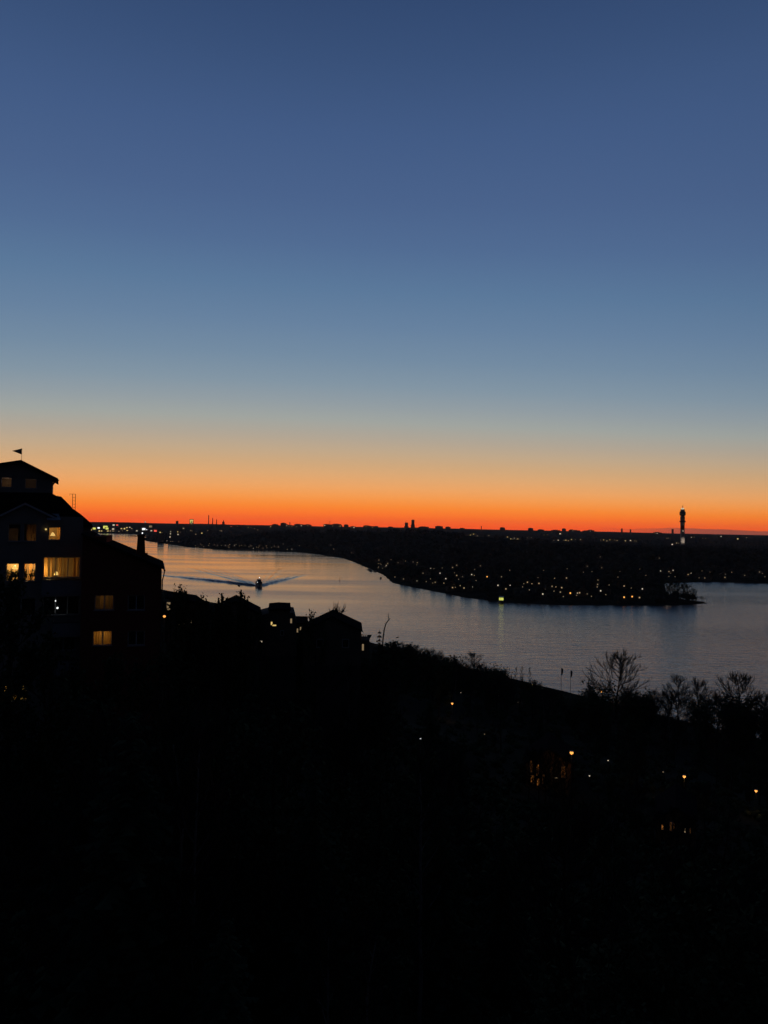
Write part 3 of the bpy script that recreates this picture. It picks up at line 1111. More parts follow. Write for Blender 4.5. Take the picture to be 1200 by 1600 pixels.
# ---- houses further down the slope
def slope_house(label, name, D, poly, wins, depth=8, wall='house_wall', roofs=(), extra=None):
    """poly: silhouette in photograph pixels (front view), wins: lit/dark windows, roofs: roof slabs."""
    xs = [p[0] for p in poly]
    cxp = (min(xs) + max(xs)) / 2
    o = pix(cxp, 1000, D)
    g = tz1(o.x, o.y)
    rz = -math.atan((max(xs) - 600) / F) + R(1.0)
    E_ = empty(name, (o.x, o.y, g - 1.5), rz, label=label, category='house')
    L = frame(o, rz, g - 1.5)
    zb2 = L(cxp, max(p[1] for p in poly))[1]
    MB().prism([L(*p) for p in poly], 0, depth).build('wall', M[wall], E_)
    a, b = L(min(xs), 1000)[0], L(max(xs), 1000)[0]
    if zb2 > .3:
        MB().box(a + .02, b - .02, .02, depth - .02, 0, zb2 - .003).build('foundation', M['concrete_dark'], E_)
    for (p, q) in roofs:
        A2, B2 = L(*p), L(*q)
        MB().prism([A2, B2, (B2[0], B2[1] + .22), (A2[0], A2[1] + .22)], -.4, depth + .3).build('roof', M['roof'], E_)
    for (c, d, w, h, m) in wins:
        r0 = rect(c - w / 2, c + w / 2, d - h / 2, d + h / 2, L)
        fr = MB()
        t = .07
        fr.box(r0[0] - t, r0[1] + t, -.05, -.004, r0[3], r0[3] + t).box(r0[0] - t, r0[1] + t, -.05, -.004, r0[2] - t, r0[2])
        fr.box(r0[0] - t, r0[0], -.05, -.004, r0[2] + .001, r0[3] - .001).box(r0[1], r0[1] + t, -.05, -.004, r0[2] + .001, r0[3] - .001)
        wn_ = fr.build('window', M['pale_trim'], E_)
        MB().box(r0[0], r0[1], -.025, -.005, r0[2], r0[3]).build('pane', M[m], wn_)
        keep(c, d, D, max(w, h) / 2 + 1.5)
    return E_, L


slope_house('low house between trees beside the brick house with orange lit windows', 'slope_house', 92,
            [(262, 1010), (334, 1010), (334, 962), (306, 944), (264, 938), (262, 940)][:],
            [(263.5, 947, 5, 12, 'l_dim'), (283, 975, 11, 4, 'l_yellow'), (299, 971, 12, 6, 'l_dim'), (300, 978, 3, 3, 'l_dim')], roofs=(((258, 935), (306, 942)), ((306, 942), (338, 963))))
slope_house('dark gabled house behind the spiky young tree', 'slope_house', 100,
            [(330, 1020), (405, 1020), (405, 961), (368, 942), (330, 960)], [(345, 985, 6, 8, 'pane_dark')], roofs=(((326, 961), (368, 940.5)), ((368, 940.5), (409, 961.5))))
slope_house('flat topped dark house with a small lit window', 'slope_house', 104,
            [(405, 1025), (463.5, 1025), (463.5, 972), (460, 958.5), (453.5, 957.5), (453, 954), (421, 954.5), (420, 958), (405, 962)],
            [(424.5, 974, 2.2, 5, 'l_yellow'), (428.5, 977, 6, 2, 'l_yellow'), (455, 970, 2.4, 7, 'l_dim'), (441, 989, 4, 7, 'pane_dark')],
            roofs=(((419, 954.2), (437, 952.6)), ((437, 953), (454.5, 953.6))))
slope_house('narrow dark house with two slim lit windows between two roofs', 'slope_house', 112,
            [(455, 1020), (480, 1020), (480, 976), (455, 975)], [(465, 985, 2.2, 6, 'l_dim'), (470.5, 982.5, 3.5, 6, 'l_dim')], roofs=(((452, 975), (482, 975.5)),))
hC, LC = slope_house('broad gabled house with a balcony at its end', 'slope_house', 105,
                     [(474, 1040), (564.5, 1040), (564.5, 987), (519, 966), (474, 987)], [(500, 1005, 9, 12, 'pane_dark'), (540, 1005, 9, 12, 'pane_dark')],
                     roofs=(((469, 988.5), (519, 964.5)), ((519, 964.5), (566.5, 987))))
r0 = rect(564.6, 577, 1002, 1030, LC)
an_ = MB().box(r0[0] + .005, r0[1], 1, 5, r0[2], r0[3]).build('annex', M['house_wall'], hC)
r0b = rect(566, 568.6, 1008, 1018, LC)
MB().box(r0b[0], r0b[1], .97, .997, r0b[2], r0b[3]).build('window', M['l_dim'], an_)
keep(567, 1013, 105, 5)
rl = MB()
for k in range(5):
    xx = r0[0] + (r0[1] - r0[0]) * k / 4
    rl.tube([(xx, 1.05, r0[3]), (xx, 1.05, r0[3] + .75)], .03, 5)
rl.tube([(r0[0], 1.05, r0[3] + .75), (r0[1], 1.05, r0[3] + .75)], .035, 5)
rl.tube([(r0[0], 1.05, r0[3] + .4), (r0[1], 1.05, r0[3] + .4)], .02, 5)
rl.build('railing', M['metal'], hC)

# ochre house in lamplight among the trunks, and the one below it
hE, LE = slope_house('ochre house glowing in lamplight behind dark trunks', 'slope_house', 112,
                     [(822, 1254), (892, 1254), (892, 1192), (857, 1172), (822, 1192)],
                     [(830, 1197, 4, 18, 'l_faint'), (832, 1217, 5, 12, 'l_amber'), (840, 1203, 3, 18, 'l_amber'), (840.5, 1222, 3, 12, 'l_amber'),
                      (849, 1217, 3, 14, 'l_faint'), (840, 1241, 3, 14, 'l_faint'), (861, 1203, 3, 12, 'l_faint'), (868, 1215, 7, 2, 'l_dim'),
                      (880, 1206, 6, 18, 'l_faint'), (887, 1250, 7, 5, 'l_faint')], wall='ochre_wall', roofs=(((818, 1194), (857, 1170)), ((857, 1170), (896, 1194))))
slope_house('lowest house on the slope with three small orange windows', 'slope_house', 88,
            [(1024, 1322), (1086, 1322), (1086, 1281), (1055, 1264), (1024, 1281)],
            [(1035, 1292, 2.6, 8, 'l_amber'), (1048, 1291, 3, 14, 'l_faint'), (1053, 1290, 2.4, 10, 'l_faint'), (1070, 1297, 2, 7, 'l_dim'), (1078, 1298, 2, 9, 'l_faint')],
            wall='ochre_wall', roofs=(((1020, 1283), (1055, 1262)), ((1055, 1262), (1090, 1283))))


# ---- street and garden lamps on the near hill
def post_lamp(px, py, m, label, h=4.5, r_=0.2, watts=0, D0=35, D1=330, colour=(1, .5, .14), group=None, D=None):
    D = D or solve(px, py, h, D0, D1)
    p = pix(px, py, D)
    g = min(tz1(p.x, p.y), p.z - 1.0)
    E_ = empty('street_lamp' if h > 3 else 'garden_lamp', (p.x, p.y, g), label=label, category='lamp')
    if group:
        E_['group'] = group
    H = p.z - g
    MB().tube([(0, 0, -.2), (0, 0, H * .6), (0, 0, H - r_ * .9)], [.07, .055, .045], 8).build('post', M['metal'], E_)
    MB().ball((0, 0, H), r_, 8, .85).build('lamp_globe', M[m], E_)
    MB().lathe([(r_ * .5, H + r_ * .8), (r_ * 1.25, H + r_ * .86), (r_ * .3, H + r_ * 1.15)], 12).build('lamp_cap', M['metal'], E_)
    if watts:
        lp = bpy.data.lights.new('lamp_light', 'POINT')
        lp.energy = watts
        lp.color = colour
        lp.shadow_soft_size = r_ * 1.05
        lo = bpy.data.objects.new('lamp_light', lp)
        col.objects.link(lo)
        lo.parent = E_
        lo.location = (0, 0, H - r_ * 1.9)
    keep(px, py, D, 7 if watts else 4)
    return D


post_lamp(706.5, 1099, 'l_orange', 'orange street lamp alone on the dark middle slope', r_=.26, watts=45)
post_lamp(893, 1176, 'l_orange', 'orange street lamp beside the ochre house', r_=.27, watts=25, D=108)
post_lamp(1069, 1213, 'l_orange', 'orange street lamp above the lowest lit house', r_=.24, watts=45)
post_lamp(1181, 1235.5, 'l_orange', 'orange street lamp nearest the right edge of the slope', r_=.22, watts=45)
post_lamp(939, 1080.5, 'l_orange', 'dim orange lamp under the large bare tree by the water', r_=.42, h=5, D0=150)
post_lamp(257, 963, 'l_orange', 'orange lamp at the corner of the brick house', r_=.14, h=2.5, D=75)
post_lamp(657, 1154, 'l_cool', 'lone small white lamp left of the slope path', r_=.11, h=2.5)
post_lamp(780, 1087, 'l_white', 'small white lamp low above the shore slope', r_=.2, h=2.5, D0=120)
post_lamp(831, 1069.5, 'l_yellow', 'small yellow lamp at the foot of the shore slope', r_=.3, h=2.2, D0=200)
post_lamp(408, 1002.5, 'l_white', 'white lamp under the flat topped house', r_=.17, h=2.2, D0=60, D1=103)
for q in ((720, 1082), (809, 1097), (820, 1088), (847.5, 1076), (757, 1147), (950, 1188), (921, 1212), (1036, 1206), (424, 998.5)):
    post_lamp(*q, 'l_dim' if q[0] in (757, 424, 820, 1036) else 'l_white', 'tiny pale garden lamp in the dark of the slope', r_=.12, h=2.0, D0=60, group='tiny garden lamps on the slope')

# ---- bannered poles by the water
for px, top, lab in ((877, 1043.5, 'tall thin pole with a furled dark banner, the left of two'), (891.5, 1047, 'tall thin pole with a furled dark banner, nearer the big bare tree')):
    D = 300
    p = pix(px, top, D)
    g = tz1(p.x, p.y)
    E_ = empty('banner_pole', (p.x, p.y, g), label=lab, category='pole', group='banner poles by the water')
    H = p.z - g
    MB().tube([(0, 0, -.2), (0, 0, H)], [.11, .06], 6).build('pole', M['metal'], E_)
    MB().tube([(.12, 0, H - .1), (.42, .05, H - .5), (.38, 0, H - 1.6), (.25, .03, H - 2.6), (.2, 0, H - 2.9)], [.05, .42, .4, .3, .06], 7).build('banner', M['flag'], E_)

# ------------------------------------------------------------------ trees standing out against the water and the sky
plant_px('bare', 963, 1018, 262, 'large bare tree with wide crown by the water', var=0, wide=1.2)
plant_px('bare', 740, 1020, 318, 'round bare tree standing alone on the shore slope', var=1, wide=1.25)
plant_px('bare', 1060, 1057, 262, 'bare tree right of the large one, leaning crown', var=2, wide=1.1)
plant_px('bare', 1096, 1062, 255, 'second bare tree right of the large one', var=3, wide=1.0)
plant_px('bare', 1160, 1052, 235, 'bare tree close to the right edge with sparse crown', var=1, wide=1.1)
plant_px('bare', 1195, 1085, 215, 'bare tree cut by the right edge', var=0)
for px, py in ((790, 1044), (806, 1042), (815, 1040), (827, 1043)):
    plant_px('slim', px, py, 318, 'slim young birch in the row on the shore slope', group='young birches on the shore slope')
EDX = [590, 640, 700, 745, 800, 850, 900, 940, 1000, 1100, 1210]
EDY = [1012, 1021, 1038, 1048, 1061, 1075, 1089, 1090, 1098, 1100, 1118]
for i in range(26):
    px = 605 + i * 4.2 + rng.uniform(-2, 2)
    plant_px('slim' if i % 3 else 'bare', px, np.interp(px, EDX, EDY) - rng.uniform(4, 17), rng.uniform(225, 300), 'thin bare tree in the brush right of the crooked tree', group='bare brush on the slope', wide=1.3)
for i in range(110):
    px = rng.uniform(612, 1215)
    kd = rng.choices(['shrub', 'bare', 'leafy', 'slim'], [4, 5, 1, 3])[0]
    up_ = rng.uniform(-4, 12) if px < 915 else rng.uniform(-4, 22)
    if 845 < px < 905:
        up_ = min(up_, 1)
    plant_px(kd, px, np.interp(px, EDX, EDY) - up_, rng.uniform(205, 290),
             {'shrub': 'dark bush in the ragged growth along the slope crest', 'bare': 'small bare tree in the ragged growth along the slope crest', 'leafy': 'small dark tree in the ragged growth along the slope crest', 'slim': 'thin birch in the ragged growth along the slope crest'}[kd],
             cat='bush' if kd == 'shrub' else 'tree', group='growth along the slope crest', wide=rng.uniform(1.0, 1.6))
# spiky young tree in front of the gabled house, bushes by the brick house
plant_px('shoots', 364, 924, 84, 'spiky young tree with upright shoots before the boat', var=0, wide=.85)
plant_px('shoots', 380, 932, 85, 'shorter spiky shoots beside the spiky young tree', var=1, wide=.6)
plant_px('leafy', 270, 923, 80, 'rounded dark tree against the water beside the brick house', var=0, wide=.62)
plant_px('shoots', 288, 926, 82, 'pointed dark treetop next to the rounded tree', var=1, wide=.6)
plant_px('leafy', 305, 938, 86, 'lower dark tree before the low house roof', var=1, wide=.6)
plant_px('shoots', 322, 938, 84, 'slim dark treetop left of the gabled house', var=0, wide=.6)
plant_px('leafy', 344, 950, 88, 'dark tree filling the gap before the gabled house', var=2, wide=.6)
plant_px('leafy', 398, 962, 92, 'dark tree between the gabled house and the flat topped one', var=1, wide=.5)
plant_px('leafy', 494, 962, 98, 'leafy bush at the left of the broad gable', cat='bush', var=2, wide=.55)
plant_px('slim', 516, 946, 112, 'wispy bare tree rising behind the broad gable', var=0, wide=1.0)
plant_px('slim', 530, 952, 112, 'shorter wispy bare tree behind the broad gable', var=1, wide=1.2)
plant_px('conifer', 593, 989, 122, 'small dark fir at the foot of the crooked tree', var=0, wide=.55)
plant_px('shrub', 582, 1003, 118, 'low bush between the balcony and the small fir', cat='bush', wide=1.2)
for px, py, D, k, lab in ((22, 914, 46, 'leafy', 'dark tree standing before the lit windows of the pale apartment house'), (-25, 900, 45, 'leafy', 'dark tree cut by the left edge before the apartment house'), (78, 1012, 47, 'leafy', 'dark tree before the lower balconies of the apartment house'),
                          (120, 1030, 48, 'conifer', 'dark fir between the pale house and the brick house'), (165, 1040, 48, 'leafy', 'dark tree before the foot of the brick house'), (215, 1030, 47, 'leafy', 'dark tree before the right half of the brick house'), (250, 1010, 50, 'leafy', 'dark tree at the outer corner of the brick house'),
                          (75, 1088, 42, 'shrub', 'broad dark bush before the lowest lit window'), (140, 1090, 42, 'shrub', 'broad dark bush under the two houses')):
    plant_px(k, px, py, D, lab, cat='bush' if k == 'shrub' else 'tree', wide=.8)
# crooked bare stem
cD = 124
cp = [pix(597.5, 1030, cD), pix(597.8, 1008, cD), pix(598.8, 995, cD), pix(600.5, 983, cD), pix(603.6, 973, cD), pix(608.6, 967.5, cD), pix(606.6, 964.5, cD), pix(607.6, 960, cD)]
cb_ = cp[0].copy()
cb_.z = tz1(cb_.x, cb_.y)
cr_ = empty('crooked_tree', cb_, label='thin crooked bare stem curving up against the water', category='tree')
rad = [.16, .13, .11, .1, .09, .07, .06, .02]
pts_ = [Vector((0, 0, -.2))] + [p - cb_ for p in cp]
MB().tube(pts_, [.18] + rad, 7).build('trunk', M['bark'], cr_)
tw = MB()
for i in range(26):
    k = rng.randrange(3, 8)
    q = pts_[k].lerp(pts_[min(k + 1, 8)], rng.random())
    tw.tube([q, q + Vector((rng.uniform(-.3, .3), rng.uniform(-.2, .2), rng.uniform(.05, .4)))], [.03, .012], 3)
tw.build('crown', M['twig'], cr_)

# ------------------------------------------------------------------ trees that fill the dark hillside
SILX = [-100, 0, 60, 130, 255, 262, 275, 300, 345, 365, 385, 400, 465, 480, 520, 560, 570, 600, 640, 700, 745, 800, 850, 900, 930, 990, 1020, 1060, 1110, 1130, 1160, 1200, 1300]
SILY = [905, 912, 960, 1040, 1020, 934, 932, 948, 950, 945, 950, 962, 972, 978, 975, 990, 1004, 1012, 1022, 1040, 1050, 1062, 1077, 1092, 1080, 1084, 1100, 1088, 1086, 1095, 1082, 1112, 1120]
LABS = {'bare': 'bare tree lost in the dark of the near hillside', 'leafy': 'bushy tree lost in the dark of the near hillside',
        'conifer': 'fir tree lost in the dark of the near hillside', 'shrub': 'dark bush low on the near hillside', 'slim': 'birch lost in the dark of the near hillside'}
n_ok = 0
for _ in range(6000):
    if n_ok >= 260:
        break
    px = rng.uniform(-60, 1260)
    D = 22 * (300 / 22) ** (rng.random() ** 0.8)
    kd = rng.choices(['bare', 'leafy', 'conifer', 'shrub', 'slim'], [3, 4, 2, 4, 1])[0]
    H = rng.uniform(2, 4) if kd == 'shrub' else rng.uniform(6, 13)
    x, y = gp(px, D)
    z = tz1(x, y)
    if z < 1.2:
        continue
    u, v, d = proj(np.array([[x, y, z + H]]))
    u0, v0, d0 = proj(np.array([[x, y, z]]))
    if v[0] < np.interp(u[0], SILX, SILY) + 5:
        continue
    hw = 0.28 * H / D * F
    if px < 262 + hw and 50 < D < 75:
        continue
    if 250 < px < 590 and 80 < D < 122:
        continue
    if (815 < px < 900 and 100 < D < 122) or (1015 < px < 1095 and 80 < D < 98):
        continue
    if px < 262 + hw and D <= 50 and v[0] < 1030 - (130 if px < 40 else 0):
        continue
    if any(abs(k[0] - px) < hw + k[3] and v[0] - k[3] < k[1] < v0[0] + k[3] and D < k[2] + 2 for k in KEEP):
        continue
    n_ok += 1
    plant(kd, x, y, H, LABS[kd], cat='bush' if kd == 'shrub' else 'tree', group='growth on the dark near hillside', zb=z)
# a few stems right in front of the lamplit house
for px, py, k in ((827, 1172, 0), (843, 1168, 1), (853, 1176, 2), (868, 1174, 3), (883, 1180, 1)):
    plant_px('bare', px, py, 99 + k, 'bare tree screening the ochre house in lamplight', group='bare trees before the ochre house', wide=.75, maxH=10, var=k)
for px, py, k in ((1036, 1268, 0), (1058, 1262, 2), (1076, 1270, 3)):
    plant_px('bare', px, py, 78 + k, 'bare tree screening the lowest lit house', group='bare trees before the lowest house', wide=.75, maxH=9, var=k)
for px, py in ((836.5, 1178), (846, 1182), (855, 1185), (873, 1186)):
    plant_px('slim', px, py, 100, 'slim trunk in front of the ochre house in lamplight', group='trunks before the ochre house', wide=.7, maxH=9)

# ------------------------------------------------------------------ far shore: tower, town, villas, boats
# ---- tall telecommunications tower
TD = 3000.0
tb = pix(1066, 842, TD)
tg = tz1(tb.x, tb.y)
T = empty('lookout_tower', (tb.x, tb.y, tg), label='tall slender concrete tower with wide dark head and lit cap', category='tower')


def TZ(py):
    return pix(1066, py, TD).z - tg


sq = lambda mb, h, z0, z1, h2=None: mb.add(
    [(-h, -h, z0), (h, -h, z0), (h, h, z0), (-h, h, z0), (-(h2 or h), -(h2 or h), z1), ((h2 or h), -(h2 or h), z1), ((h2 or h), (h2 or h), z1), (-(h2 or h), (h2 or h), z1)],
    [(0, 3, 2, 1), (4, 5, 6, 7), (0, 1, 5, 4), (1, 2, 6, 5), (2, 3, 7, 6), (3, 0, 4, 7)])
m_ = MB()
sq(m_, 6.6, -4, TZ(827), 6.2)
m_.build('lower_shaft', M['concrete'], T)
m_ = MB()
sq(m_, 6.0, TZ(827) + .02, TZ(821))
sq(m_, 6.9, TZ(825.5), TZ(824.5))
m_.build('red_shaft', M['red_paint'], T)
m_ = MB()
sq(m_, 6.5, TZ(821) + .02, TZ(816))
m_.build('middle_shaft', M['concrete'], T)
m_ = MB()
sq(m_, 8.6, TZ(816) + .02, TZ(813.4))
sq(m_, 9.4, TZ(815.2), TZ(814.4))
m_.build('equipment_gallery', M['concrete_dark'], T)
m_ = MB()
sq(m_, 6.2, TZ(813.4) + .02, TZ(806))
m_.build('upper_shaft', M['concrete'], T)
for k in range(4):
    a = k * math.pi / 2
    MB().tube([(8.4 * math.cos(a), 8.4 * math.sin(a), TZ(812)), (8.4 * math.cos(a), 8.4 * math.sin(a), TZ(807.5))], 1.4, 8).build('dish_mast', M['concrete_dark'], T)
m_ = MB().lathe([(7, TZ(806) + .02), (11.5, TZ(805.2)), (12.6, TZ(804.6)), (12.6, TZ(800.4)), (11.0, TZ(799.2))], 8)
hd = m_.build('observation_head', M['concrete_dark'], T)
for k in range(8):
    a = (k + .5) * math.pi / 4
    c_, s2 = math.cos(a) * 11.75, math.sin(a) * 11.75
    tx, ty = -math.sin(a), math.cos(a)
    w_ = 4.2
    z0, z1 = TZ(803.4), TZ(802)
    MB().add([(c_ * 1.012 - tx * w_, s2 * 1.012 - ty * w_, z0), (c_ * 1.012 + tx * w_, s2 * 1.012 + ty * w_, z0), (c_ * 1.012 + tx * w_, s2 * 1.012 + ty * w_, z1), (c_ * 1.012 - tx * w_, s2 * 1.012 - ty * w_, z1)],
             [(0, 1, 2, 3)]).build('window', M['pane_dark'], hd)
m_ = MB()
sq(m_, 6.4, TZ(799.2) + .02, TZ(796))
m_.build('plant_room', M['concrete'], T)
m_ = MB().lathe([(4.6, TZ(796) + .02), (5.6, TZ(795.2)), (5.0, TZ(793.6))], 12)
m_.build('lit_cap', M['l_white'], T)
m_ = MB().tube([(0, 0, TZ(793.6) + .02), (0, 0, TZ(791)), (0, 0, TZ(788.8))], [1.3, .9, .4], 6)
m_.tube([(-2.2, 0, TZ(791.5)), (2.2, 0, TZ(791.5))], .35, 4)
m_.build('antenna', M['red_paint'], T)
MB().ball((-.6, -7.6, TZ(829.6)), 1.9, 7).build('shaft_lamp', M['l_white'], T)
MB().ball((-1.0, -7.2, TZ(811)), 1.0, 7).build('shaft_lamp', M['l_dim'], T)
MB().ball((0, -7.4, TZ(819)), 1.0, 7).build('shaft_lamp', M['l_dim'], T)
for sx in (-1, 1):                          # floodlights at the foot
    sl = bpy.data.lights.new('tower_floodlight', 'SPOT')
    sl.energy = 26000
    sl.color = (1, .82, .68)
    sl.spot_size = R(50)
    sl.spot_blend = .8
    so = bpy.data.objects.new('tower_floodlight', sl)
    col.objects.link(so)
    so.parent = T
    so.location = (sx * 16, -34, 14)
    so.rotation_euler = (Vector((-sx * 12, 34, 12)).to_track_quat('-Z', 'Y')).to_euler()
keep(1066, 842, TD - 5, 4)
keep(1066, 836, TD - 5, 5)


# ---- far city: blocks, each with the lights it shows
def block(px, pytop, D, w, dep, label, group=None, lights=(), name='city_block', wall='city_wall', roof=True, cat='building', pybase=None):
    p = pix(px, pytop, D)
    g = tz1(p.x, p.y)
    k = 0
    while p.z - g < 4 and k < 40:
        D *= 0.97
        p = pix(px, pytop, D)
        g = tz1(p.x, p.y)
        k += 1
    H = max(5.0, p.z - g)
    E_ = empty(name, (p.x, p.y, p.z - H - 2), math.atan2(-p.x, p.y), label=label, category=cat)
    if group:
        E_['group'] = group
    H += 2
    MB().box(-w / 2, w / 2, 0, dep, 0, H).build('wall', M[wall], E_)
    if roof:
        MB().box(-w * .3, w * .22, dep * .25, dep * .7, H + .02, H + 3).build('roof_house', M['city_wall'], E_)
    for (dx, dz, lw, lh, m) in lights:
        MB().box(dx - lw / 2, dx + lw / 2, -.3, -.02, H + dz - lh / 2, H + dz + lh / 2).build('lit_window', M[m], E_)
    for (dx, dz, lw, lh, m) in lights:
        keep(px + dx / D * F, pytop - dz / D * F, D, 2.5)
    return E_


G_CITY = 'lit blocks of the far city'
CITY = [  # px, py of the light, size px, kind
    (423, 823, 1.6, 'l_yellow'), (448, 821.5, 1.8, 'l_white'), (471, 821.5, 2.0, 'l_white'), (481, 821.5, 1.6, 'l_warm'), (507.5, 821, 2.0, 'l_white'), (515, 822, 1.4, 'l_yellow'),
    (520, 821.8, 1.6, 'l_warm'), (531.7, 822, 1.6, 'l_yellow'), (553, 824.3, 2.4, 'l_white'), (572, 823, 1.4, 'l_warm'), (582, 824.3, 1.8, 'l_warm'), (456, 822.5, 1.4, 'l_warm'), (463, 823, 1.2, 'l_yellow'),
    (731, 838, 2.2, 'l_yellow'), (734, 840, 1.8, 'l_warm'), (737, 840, 2.0, 'l_white'), (740, 834.5, 1.8, 'l_yellow'), (742, 839, 1.8, 'l_warm'), (746, 838, 2.6, 'l_white'), (735, 836, 1.6, 'l_yellow'),
    (752, 839, 1.4, 'l_warm'), (763, 837, 1.4, 'l_dim'), (767, 841, 1.8, 'l_warm'), (793, 839, 1.6, 'l_yellow'), (798, 842, 1.8, 'l_yellow'), (803, 841, 2.2, 'l_white'), (809, 842, 1.6, 'l_yellow'),
    (875, 834, 2.8, 'l_white'), (872, 844, 2.0, 'l_white'), (884, 844, 1.8, 'l_yellow'), (888, 845, 1.6, 'l_warm'), (893, 843, 1.8, 'l_yellow'), (907, 843, 1.8, 'l_warm'), (895, 829.5, 1.2, 'l_white'),
    (922, 830, 1.2, 'l_white'), (943, 843.5, 1.8, 'l_yellow'), (948, 845, 1.8, 'l_warm'), (953, 843.5, 1.4, 'l_yellow'), (960, 844, 1.6, 'l_yellow'), (964, 844.5, 1.8, 'l_warm'), (977, 845, 1.8, 'l_yellow'),
    (985, 844.5, 2.2, 'l_white'), (991, 845, 1.8, 'l_yellow'), (1026.7, 833.5, 1.6, 'l_white'), (1050, 850.5, 2.8, 'l_white'), (1057, 848.5, 2.4, 'l_dim'), (1126.5, 838, 2.0, 'l_white'), (1130, 839.5, 2.2, 'l_white'),
    (1134.5, 839, 1.6, 'l_dim'), (1152.7, 842, 2.6, 'l_yellow'), (1166.7, 840, 1.6, 'l_dim'), (1042, 841, 1.4, 'l_dim'), (1080, 839.5, 1.4, 'l_white'), (1098, 841, 1.2, 'l_dim'), (850, 836, 1.2, 'l_dim'), (830, 840, 1.2, 'l_dim'),
    (250.5, 831.8, 2.4, 'l_yellow'), (266.8, 830.8, 1.8, 'l_white'), (266.6, 834, 2.2, 'l_white'), (278, 831, 1.8, 'l_yellow'), (278.3, 835, 2.4, 'l_white'), (266, 839, 2.4, 'l_white'),
    (301.8, 834.7, 3.0, 'l_yellow'), (306, 834.7, 1.8, 'l_warm'), (315.5, 833, 2.4, 'l_yellow'), (298, 829, 1.8, 'l_dim'), (286.7, 825.5, 3, 'l_dim'), (325, 829, 1.4, 'l_dim'), (346, 829.5, 2.4, 'l_dim'), (398, 826, 1.2, 'l_warm'),
    (388, 824, 1.2, 'l_yellow'), (403, 828, 1.6, 'l_warm'), (362, 822.5, 1.2, 'l_red'), (371, 822, 1.4, 'l_dim')]
for i, (px, py, sz, m) in enumerate(CITY):
    D = 5200 if py < hz(px) + 6 else (3600 if px > 700 else 3150)
    if py > hz(px) + 14 and px < 400:
        D = 2700
    if px > 1000 and py > 848:
        D = 2900
    mpp = D / F
    w = rng.uniform(7, 13) * mpp
    off = rng.uniform(-.25, .25) * w
    p = pix(px, py, D)
    # the block's own centre sits a little beside its brightest light
    cpx = px + off / mpp
    sz *= .72
    lights = [(-off, -1.6 * mpp, sz * mpp, sz * mpp * .8, m)]
    if rng.random() < .6:
        lights.append((rng.uniform(-.4, .4) * w, -rng.uniform(1.2, 2.2) * mpp, .8 * mpp, .7 * mpp, 'l_dim'))
    block(cpx, py - 1.6, D, w, 20, 'far city block with a few lit windows under the skyline', G_CITY, lights)

# harbour quarter behind the water in the west
PORT = [(144.5, 828, 3, 'l_yellow'), (147.5, 826, 4, 'l_green'), (154.4, 825, 3, 'l_cool'), (162, 822, 3, 'l_green'), (165, 824, 6, 'l_green'), (167.5, 826, 4, 'l_green'), (177.8, 820.5, 3, 'l_white'), (183.4, 820.5, 2.6, 'l_red'),
        (177, 826.7, 3, 'l_white'), (190, 826, 2, 'l_yellow'), (195.3, 826.2, 3, 'l_yellow'), (198.5, 824.5, 2, 'l_yellow'), (200, 830, 4, 'l_yellow'), (205.8, 829.5, 3, 'l_white'), (203, 824, 1.8, 'l_white'), (214, 829.5, 2, 'l_white'),
        (206, 826, 1.6, 'l_warm'), (225, 827, 4.4, 'l_cool'), (229, 828.4, 2.6, 'l_cool'), (235.5, 822.7, 4, 'l_dim'), (236.7, 829.3, 2.2, 'l_white'), (243, 829.5, 3.6, 'l_red'), (222, 826.5, 2, 'l_white'),
        (156, 830, 3, 'l_yellow'), (160, 830.3, 3, 'l_yellow'), (164.5, 830, 3, 'l_yellow'), (169, 830.3, 3, 'l_yellow'), (173, 830.1, 2.4, 'l_warm'), (177, 830.2, 2.4, 'l_warm'), (186, 830.4, 1.6, 'l_dim'), (192, 829.5, 1.4, 'l_dim')]
for px, py, sz, m in PORT:
    D = 5000 if py < 824 else 4800
    mpp = D / F
    block(px, py - sz * .6, D, (sz + 3) * mpp, 25, 'harbour building with bright floodlights across the water', 'lit harbour buildings', [(0, -sz * .55 * mpp, sz * 1.05 * mpp, sz * .7 * mpp, m)])
block(227.3, 814.8, 6500, 14, 14, 'thin far mast house with one pale light over the harbour', None, [(0, -5, 11, 7, 'l_white')], roof=False)
block(299.5, 811, 5000, 26, 24, 'yellow lit tower block above the western skyline', None,
      [(0, -9, 21, 9, 'l_yellow'), (-6, -20, 8, 8, 'l_green'), (6, -20, 8, 8, 'l_yellow'), (0, -31, 14, 6, 'l_dim')], roof=False)
block(277, 813.8, 5600, 18, 20, 'small dark block beside the yellow lit tower block', None, roof=False)

# chimneys, domed church, twin high-rises, other skyline marks
for px, top, lab in ((326.3, 805, 'tallest of the three thin stacks on the western skyline'), (332.5, 809.5, 'middle one of the three thin stacks on the western skyline'), (338.6, 811.5, 'shortest of the three thin stacks on the western skyline')):
    D = 5400
    p = pix(px, top, D)
    g = tz1(p.x, p.y)
    E_ = empty('chimney_stack', (p.x, p.y, g), label=lab, category='chimney')
    MB().tube([(0, 0, -3), (0, 0, (p.z - g) * .6), (0, 0, p.z - g)], [4.2, 3.2, 2.5], 10).build('stack', M['concrete_dark'], E_)
    MB().lathe([(3.4, p.z - g - 9), (3.5, p.z - g - 5), (3.2, p.z - g - 5)], 10).build('rim', M['red_paint'], E_)
D = 5200
p = pix(349.3, 811.5, D)
g = tz1(p.x, p.y)
E_ = empty('domed_church', (p.x, p.y, g), label='dark domed church with lantern spire on the skyline', category='church')
H = p.z - g
MB().box(-14, 14, -14, 14, -3, H - 34).build('nave', M['city_wall'], E_)
MB().lathe([(8.5, H - 33.9), (8.5, H - 27)], 12).build('drum', M['city_wall'], E_)
